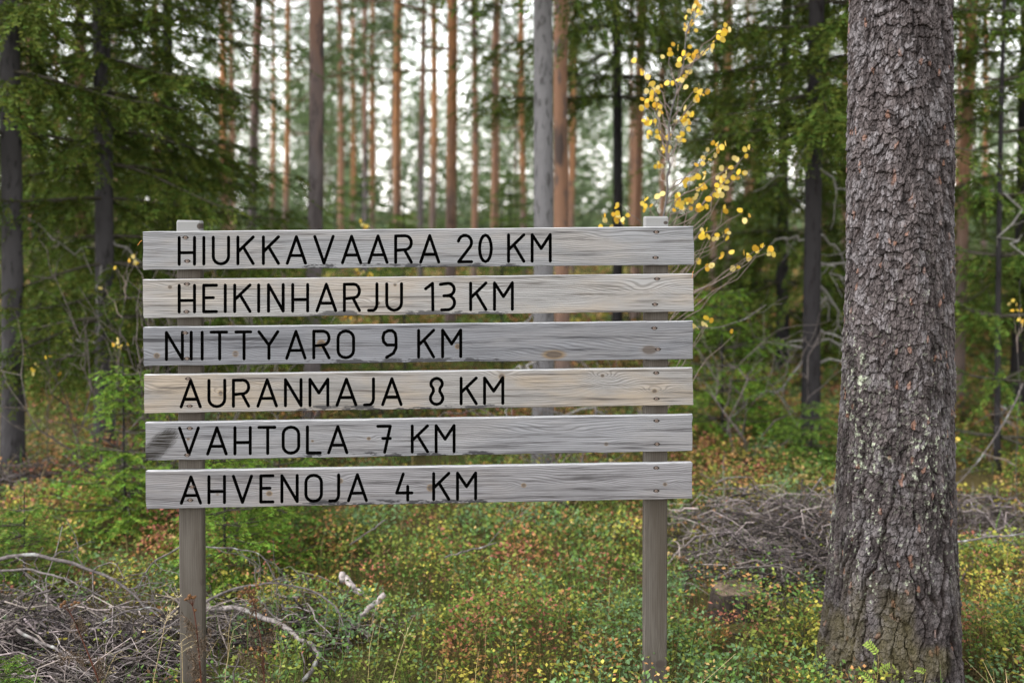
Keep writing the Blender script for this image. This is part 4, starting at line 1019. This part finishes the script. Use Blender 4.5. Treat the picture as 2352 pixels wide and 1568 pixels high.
# ================================================================== dry tansy stalks and straw in front
HEADM = []
def button():
    A = Acc(); n = 9; th = np.arange(n) / n * 2 * np.pi
    prof = [(.0008, -.004), (.0034, -.002), (.0046, .0006), (.0040, .0026), (.0018, .0034), (.0002, .0036)]
    v = np.concatenate([np.c_[r_ * np.cos(th), r_ * np.sin(th), np.full(n, z_)] for r_, z_ in prof])
    A.add(v, [[k * n + j, k * n + (j + 1) % n, (k + 1) * n + (j + 1) % n, (k + 1) * n + j] for k in range(5) for j in range(n)], (.075, .036, .015))
    me = A.mesh('flower_head', True); me.materials.append(M['stem']); return me
BTN = button()
def tansy(label, pts, D, heads, leafspots, seed):
    r = np.random.default_rng(seed); P = np.array([at(u, v, D) for u, v in pts])
    b = Vector(P[-1]); b.z = g1(b.x, b.y); P = np.r_[P, [[b.x, b.y, b.z - .03]]] - np.array(b)
    e = empty('dry_tansy', b); tag(e, label, 'dry plant', 'dry tansy stalks in front of the sign')
    T = np.linspace(0, 1, 20); t = np.linspace(0, 1, len(P)); Q = np.stack([np.interp(T, t, P[:, k]) for k in range(3)], 1)
    A = Acc(); tube(A, Q, np.linspace(.0016, .0034, 20), 6, np.array([.062, .022, .014])); A.build('stem', M['stem'], e, True)
    for (u, v, k) in heads:
        p = np.array(at(u, v, D + r.normal(0, .02)) - b); s = Q[min(int(k), 19)]
        S = Acc(); tube(S, curve(s, p, 5, .12, .03, seed + int(u)), np.linspace(.0011, .0008, 5), 4, np.array([.055, .024, .015])); S.build('flower_stalk', M['stem'], e)
        o = link('flower_head', BTN, e); o.location = p; s2 = r.uniform(1.2, 1.7); o.scale = (s2,) * 3; o.rotation_euler = (r.normal(0, .4), r.normal(0, .4), 0)
    for (u, v, k, n) in leafspots:
        p = np.array(at(u, v, D + r.normal(0, .03)) - b); s = Q[min(int(k), 19)]
        L = Acc(); W = curve(s, p, 10, .2, .05, seed * 3 + int(u)); tube(L, W, np.linspace(.001, .0006, 10), 3, np.array([.10, .06, .035]))
        m = n * 6; i = r.integers(2, 10, m); bs = W[i] + r.normal(0, .002, (m, 3)); d = rdir(m) + np.array([0, 0, -.5])
        tip = r.uniform(.012, .034, m); d /= np.linalg.norm(d, axis=1)[:, None]
        c = np.array([[.062, .044, .030]]) * r.uniform(.4, 1.8, (m, 1))
        leaves(L, bs, d, rdir(m), tip, .0045, c, .25)
        leaves(L, bs + d * tip[:, None] * .8, np.cross(d, rdir(m)) + [0, 0, -.6], rdir(m), tip * .7, .0035, c, .3)
        L.build('curled_leaf', M['leaf'], e)
K1 = .5742
def zq(x, y): return (660 + x / 2.698) * K1, (2150 + y / 2.698) * K1      # zoom window of the two tansies by the post
def zp(x, y): return (200 + x / 2.698) * K1, (2150 + y / 2.698) * K1
tansy('tall dry tansy stalk with brown button heads right of the left post', [zq(935, 640), zq(965, 740), zq(1000, 930), zq(1045, 1130), zq(1055, 1320), zq(1075, 1560)], 3.58,
    [(*zq(x, y), 1) for x, y in [(870,545),(910,545),(830,578),(850,588),(893,580),(930,578),(955,565),(1005,540),(992,515),(960,590),(915,525)]] + [(*zq(x, y), 3) for x, y in [(806,632),(925,685),(962,668),(992,675),(972,690)]] + [(*zq(x, y), 15) for x, y in [(1010,1180),(1058,1190),(1004,1205),(1050,1245),(1075,1235),(966,1243)]],
    [(*zq(1270, 905), 11, 7), (*zq(1130, 1050), 12, 3), (*zq(890, 990), 9, 4), (*zq(900, 1090), 11, 5), (*zq(800, 1230), 14, 7), (*zq(930, 760), 4, 4), (*zq(1010, 750), 4, 3), (*zq(960, 1300), 15, 4), (*zq(1080, 1290), 15, 3), (*zq(1000, 1450), 18, 7), (*zq(1140, 1500), 18, 7), (*zq(1050, 1530), 19, 7)], 71)
tansy('dry tansy stalk standing in front of the left post', [zq(290, 700), zq(320, 830), zq(345, 1010), zq(365, 1230), zq(380, 1420), zq(392, 1560)], 3.55,
    [(*zq(x, y), 1) for x, y in [(222,665),(248,655),(265,625),(287,643),(310,645),(325,635),(262,648)]] + [(*zq(326, 780), 3)],
    [(*zq(200, 830), 6, 5), (*zq(270, 900), 7, 3), (*zq(290, 1000), 9, 4), (*zq(470, 985), 11, 7), (*zq(400, 1080), 11, 3), (*zq(250, 1215), 13, 6), (*zq(300, 1290), 14, 5), (*zq(320, 1420), 16, 5), (*zq(330, 1540), 18, 6)], 72)
tansy('leaning dry tansy stalk in front of the left brushwood', [zp(190, 760), zp(260, 890), zp(320, 1030), zp(400, 1220), zp(460, 1370), zp(535, 1560)], 3.55,
    [(*zp(x, y), 1) for x, y in [(125,720),(155,705),(160,688),(120,742),(272,698),(310,700),(235,722)]],
    [(*zp(340, 900), 5, 6), (*zp(260, 900), 4, 4), (*zp(330, 980), 7, 4), (*zp(100, 1270), 13, 8), (*zp(220, 1220), 12, 6), (*zp(510, 1310), 15, 7), (*zp(560, 1380), 16, 6), (*zp(520, 1480), 17, 5), (*zp(570, 1540), 18, 5)], 73)
def straw(label, pts, D, seed, spikes=0):
    r = np.random.default_rng(seed); P = np.array([at(u, v, D) for u, v in pts]); b = Vector(P[-1]); b.z = g1(b.x, b.y)
    P = np.r_[P, [[b.x, b.y, b.z - .02]]]; T = np.linspace(0, 1, 24); t = np.linspace(0, 1, len(P)); Q = np.stack([np.interp(T, t, P[:, k]) for k in range(3)], 1) - np.array(b)
    e = empty('dry_grass_stalk', b); tag(e, label, 'grass stalk', 'dry grass stalks')
    A = Acc(); tube(A, Q, np.linspace(.0008, .0014, 24), 4, np.array([.26, .20, .11])); A.build('stalk', M['stem'], e)
    if spikes:
        B = Acc()
        for k in range(spikes):
            i = r.integers(0, 12); d = rdir(1, 0, 1)[0] * np.array([1, .5, .5]); L = r.uniform(.02, .075)
            W = curve(Q[i], Q[i] + d * L, 4, .2, .05, seed + k); tube(B, W, .0005, 3, np.array([.42, .35, .2]))
            m = 4; leaves(B, np.repeat(W[-1:], m, 0), rdir(m) * .5 + d, rdir(m), .010, .003, np.array([.38, .32, .20]))
        B.build('panicle', M['leaf'], e)
straw('flowering straw stalk just left of the left post', [zp(1335, 660), zp(1270, 860), zp(1235, 950), zp(1200, 1150), zp(1110, 1560)], 3.6, 81, 22)
straw('fine branching straw in front of the left post', [zq(255, 1060), zq(180, 1110), zq(185, 1250), zq(190, 1560)], 3.55, 82, 9)
straw('straw spike right of the left post', [zq(740, 990), zq(700, 1150), zq(680, 1300), zq(650, 1450)], 3.7, 83, 5)
straw('long slanting straw in the middle foreground', [(950, 1415), (935, 1450), (915, 1510), (900, 1568)], 3.75, 84, 3)
straw('slanting straw at lower right of the right post', [(1690, 1500), (1640, 1545), (1600, 1580)], 3.7, 85, 0)
straw('pale straw leaning before the left brushwood', [zp(715, 1250), zp(650, 1370), zp(610, 1480), zp(580, 1560)], 3.6, 86, 7)

# grass tuft and rowan sprigs at the foot of the big pine
A = Acc(); n = 46; X = rng.uniform(1.78, 2.12, n) + .0; Y = rng.uniform(3.62, 3.8, n)
blades(A, X, Y, rng.uniform(.10, .26, n), np.where(rng.random((n, 1)) < .6, np.array([[.42, .30, .16]]), np.array([[.16, .19, .05]])) * rng.uniform(.7, 1.2, (n, 1)), .004, .8)
tag(A.build('grass_tuft', M['leaf']), 'tuft of straw coloured grass at the right foot of the big pine', 'grass tuft')
def rowan(label, u, v, D, size, rows, seed):
    r = np.random.default_rng(seed); b = gpos(u, D); e = empty('rowan_seedling', b); tag(e, label, 'seedling', 'rowan seedlings before the big pine')
    tip = np.array(at(u, v, D) - Vector(b)); S = Acc(); W = curve([0, 0, -.02], tip, 8, .15, 0, seed); tube(S, W, np.linspace(.002, .001, 8), 4, np.array([.14, .10, .04])); S.build('stem', M['stem'], e)
    for k in range(rows):
        i = [7, 6, 5, 4, 7][k % 5]; d = np.array([r.uniform(.4, 1) * (1 if k % 2 else -1), r.normal(0, .3), r.uniform(.1, .9)]); d /= np.linalg.norm(d)
        Lf = Acc(); W2 = curve(W[i], W[i] + d * size, 7, .1, .06, seed + k); tube(Lf, W2, .0007, 3, np.array([.2, .2, .05]))
        for j in range(1, 7):
            for sg in (-1, 1):
                sd_ = np.cross(d, [0, 1, .2]) * sg + d * .5
                leaves(Lf, W2[j:j + 1], sd_[None], np.array([[0, -1, .4]]), size * .30, size * .11, np.array([.20, .27, .05]) * r.uniform(.8, 1.2), .05)
        Lf.build('compound_leaf', M['leaf'], e)
rowan('yellow green rowan seedling in front of the big pine trunk', 2018, 1505, 3.62, .055, 5, 91)
rowan('small rowan sprig low at the right of the big pine foot', 2128, 1545, 3.62, .05, 4, 92)

# pine needles caught on the boards
for lab, p0, p1 in [('orange pine needle stuck at the left end of the top board', (569, 962), (551, 982)), ('orange pine needle on the right end of the second board', (2773, 1084), (2767, 1111))]:
    A = Acc(); a, b_ = [Vector(BASE) + AL * onsign(*q)[0] + Vector((0, 0, onsign(*q)[1])) - NB * .003 for q in (p0, p1)]
    tube(A, curve(a, b_, 6, .1, .08, 3), .0007, 4, np.array([.50, .20, .05])); tag(A.build('pine_needle', M['stem']), lab, 'pine needle', 'pine needles on the sign')
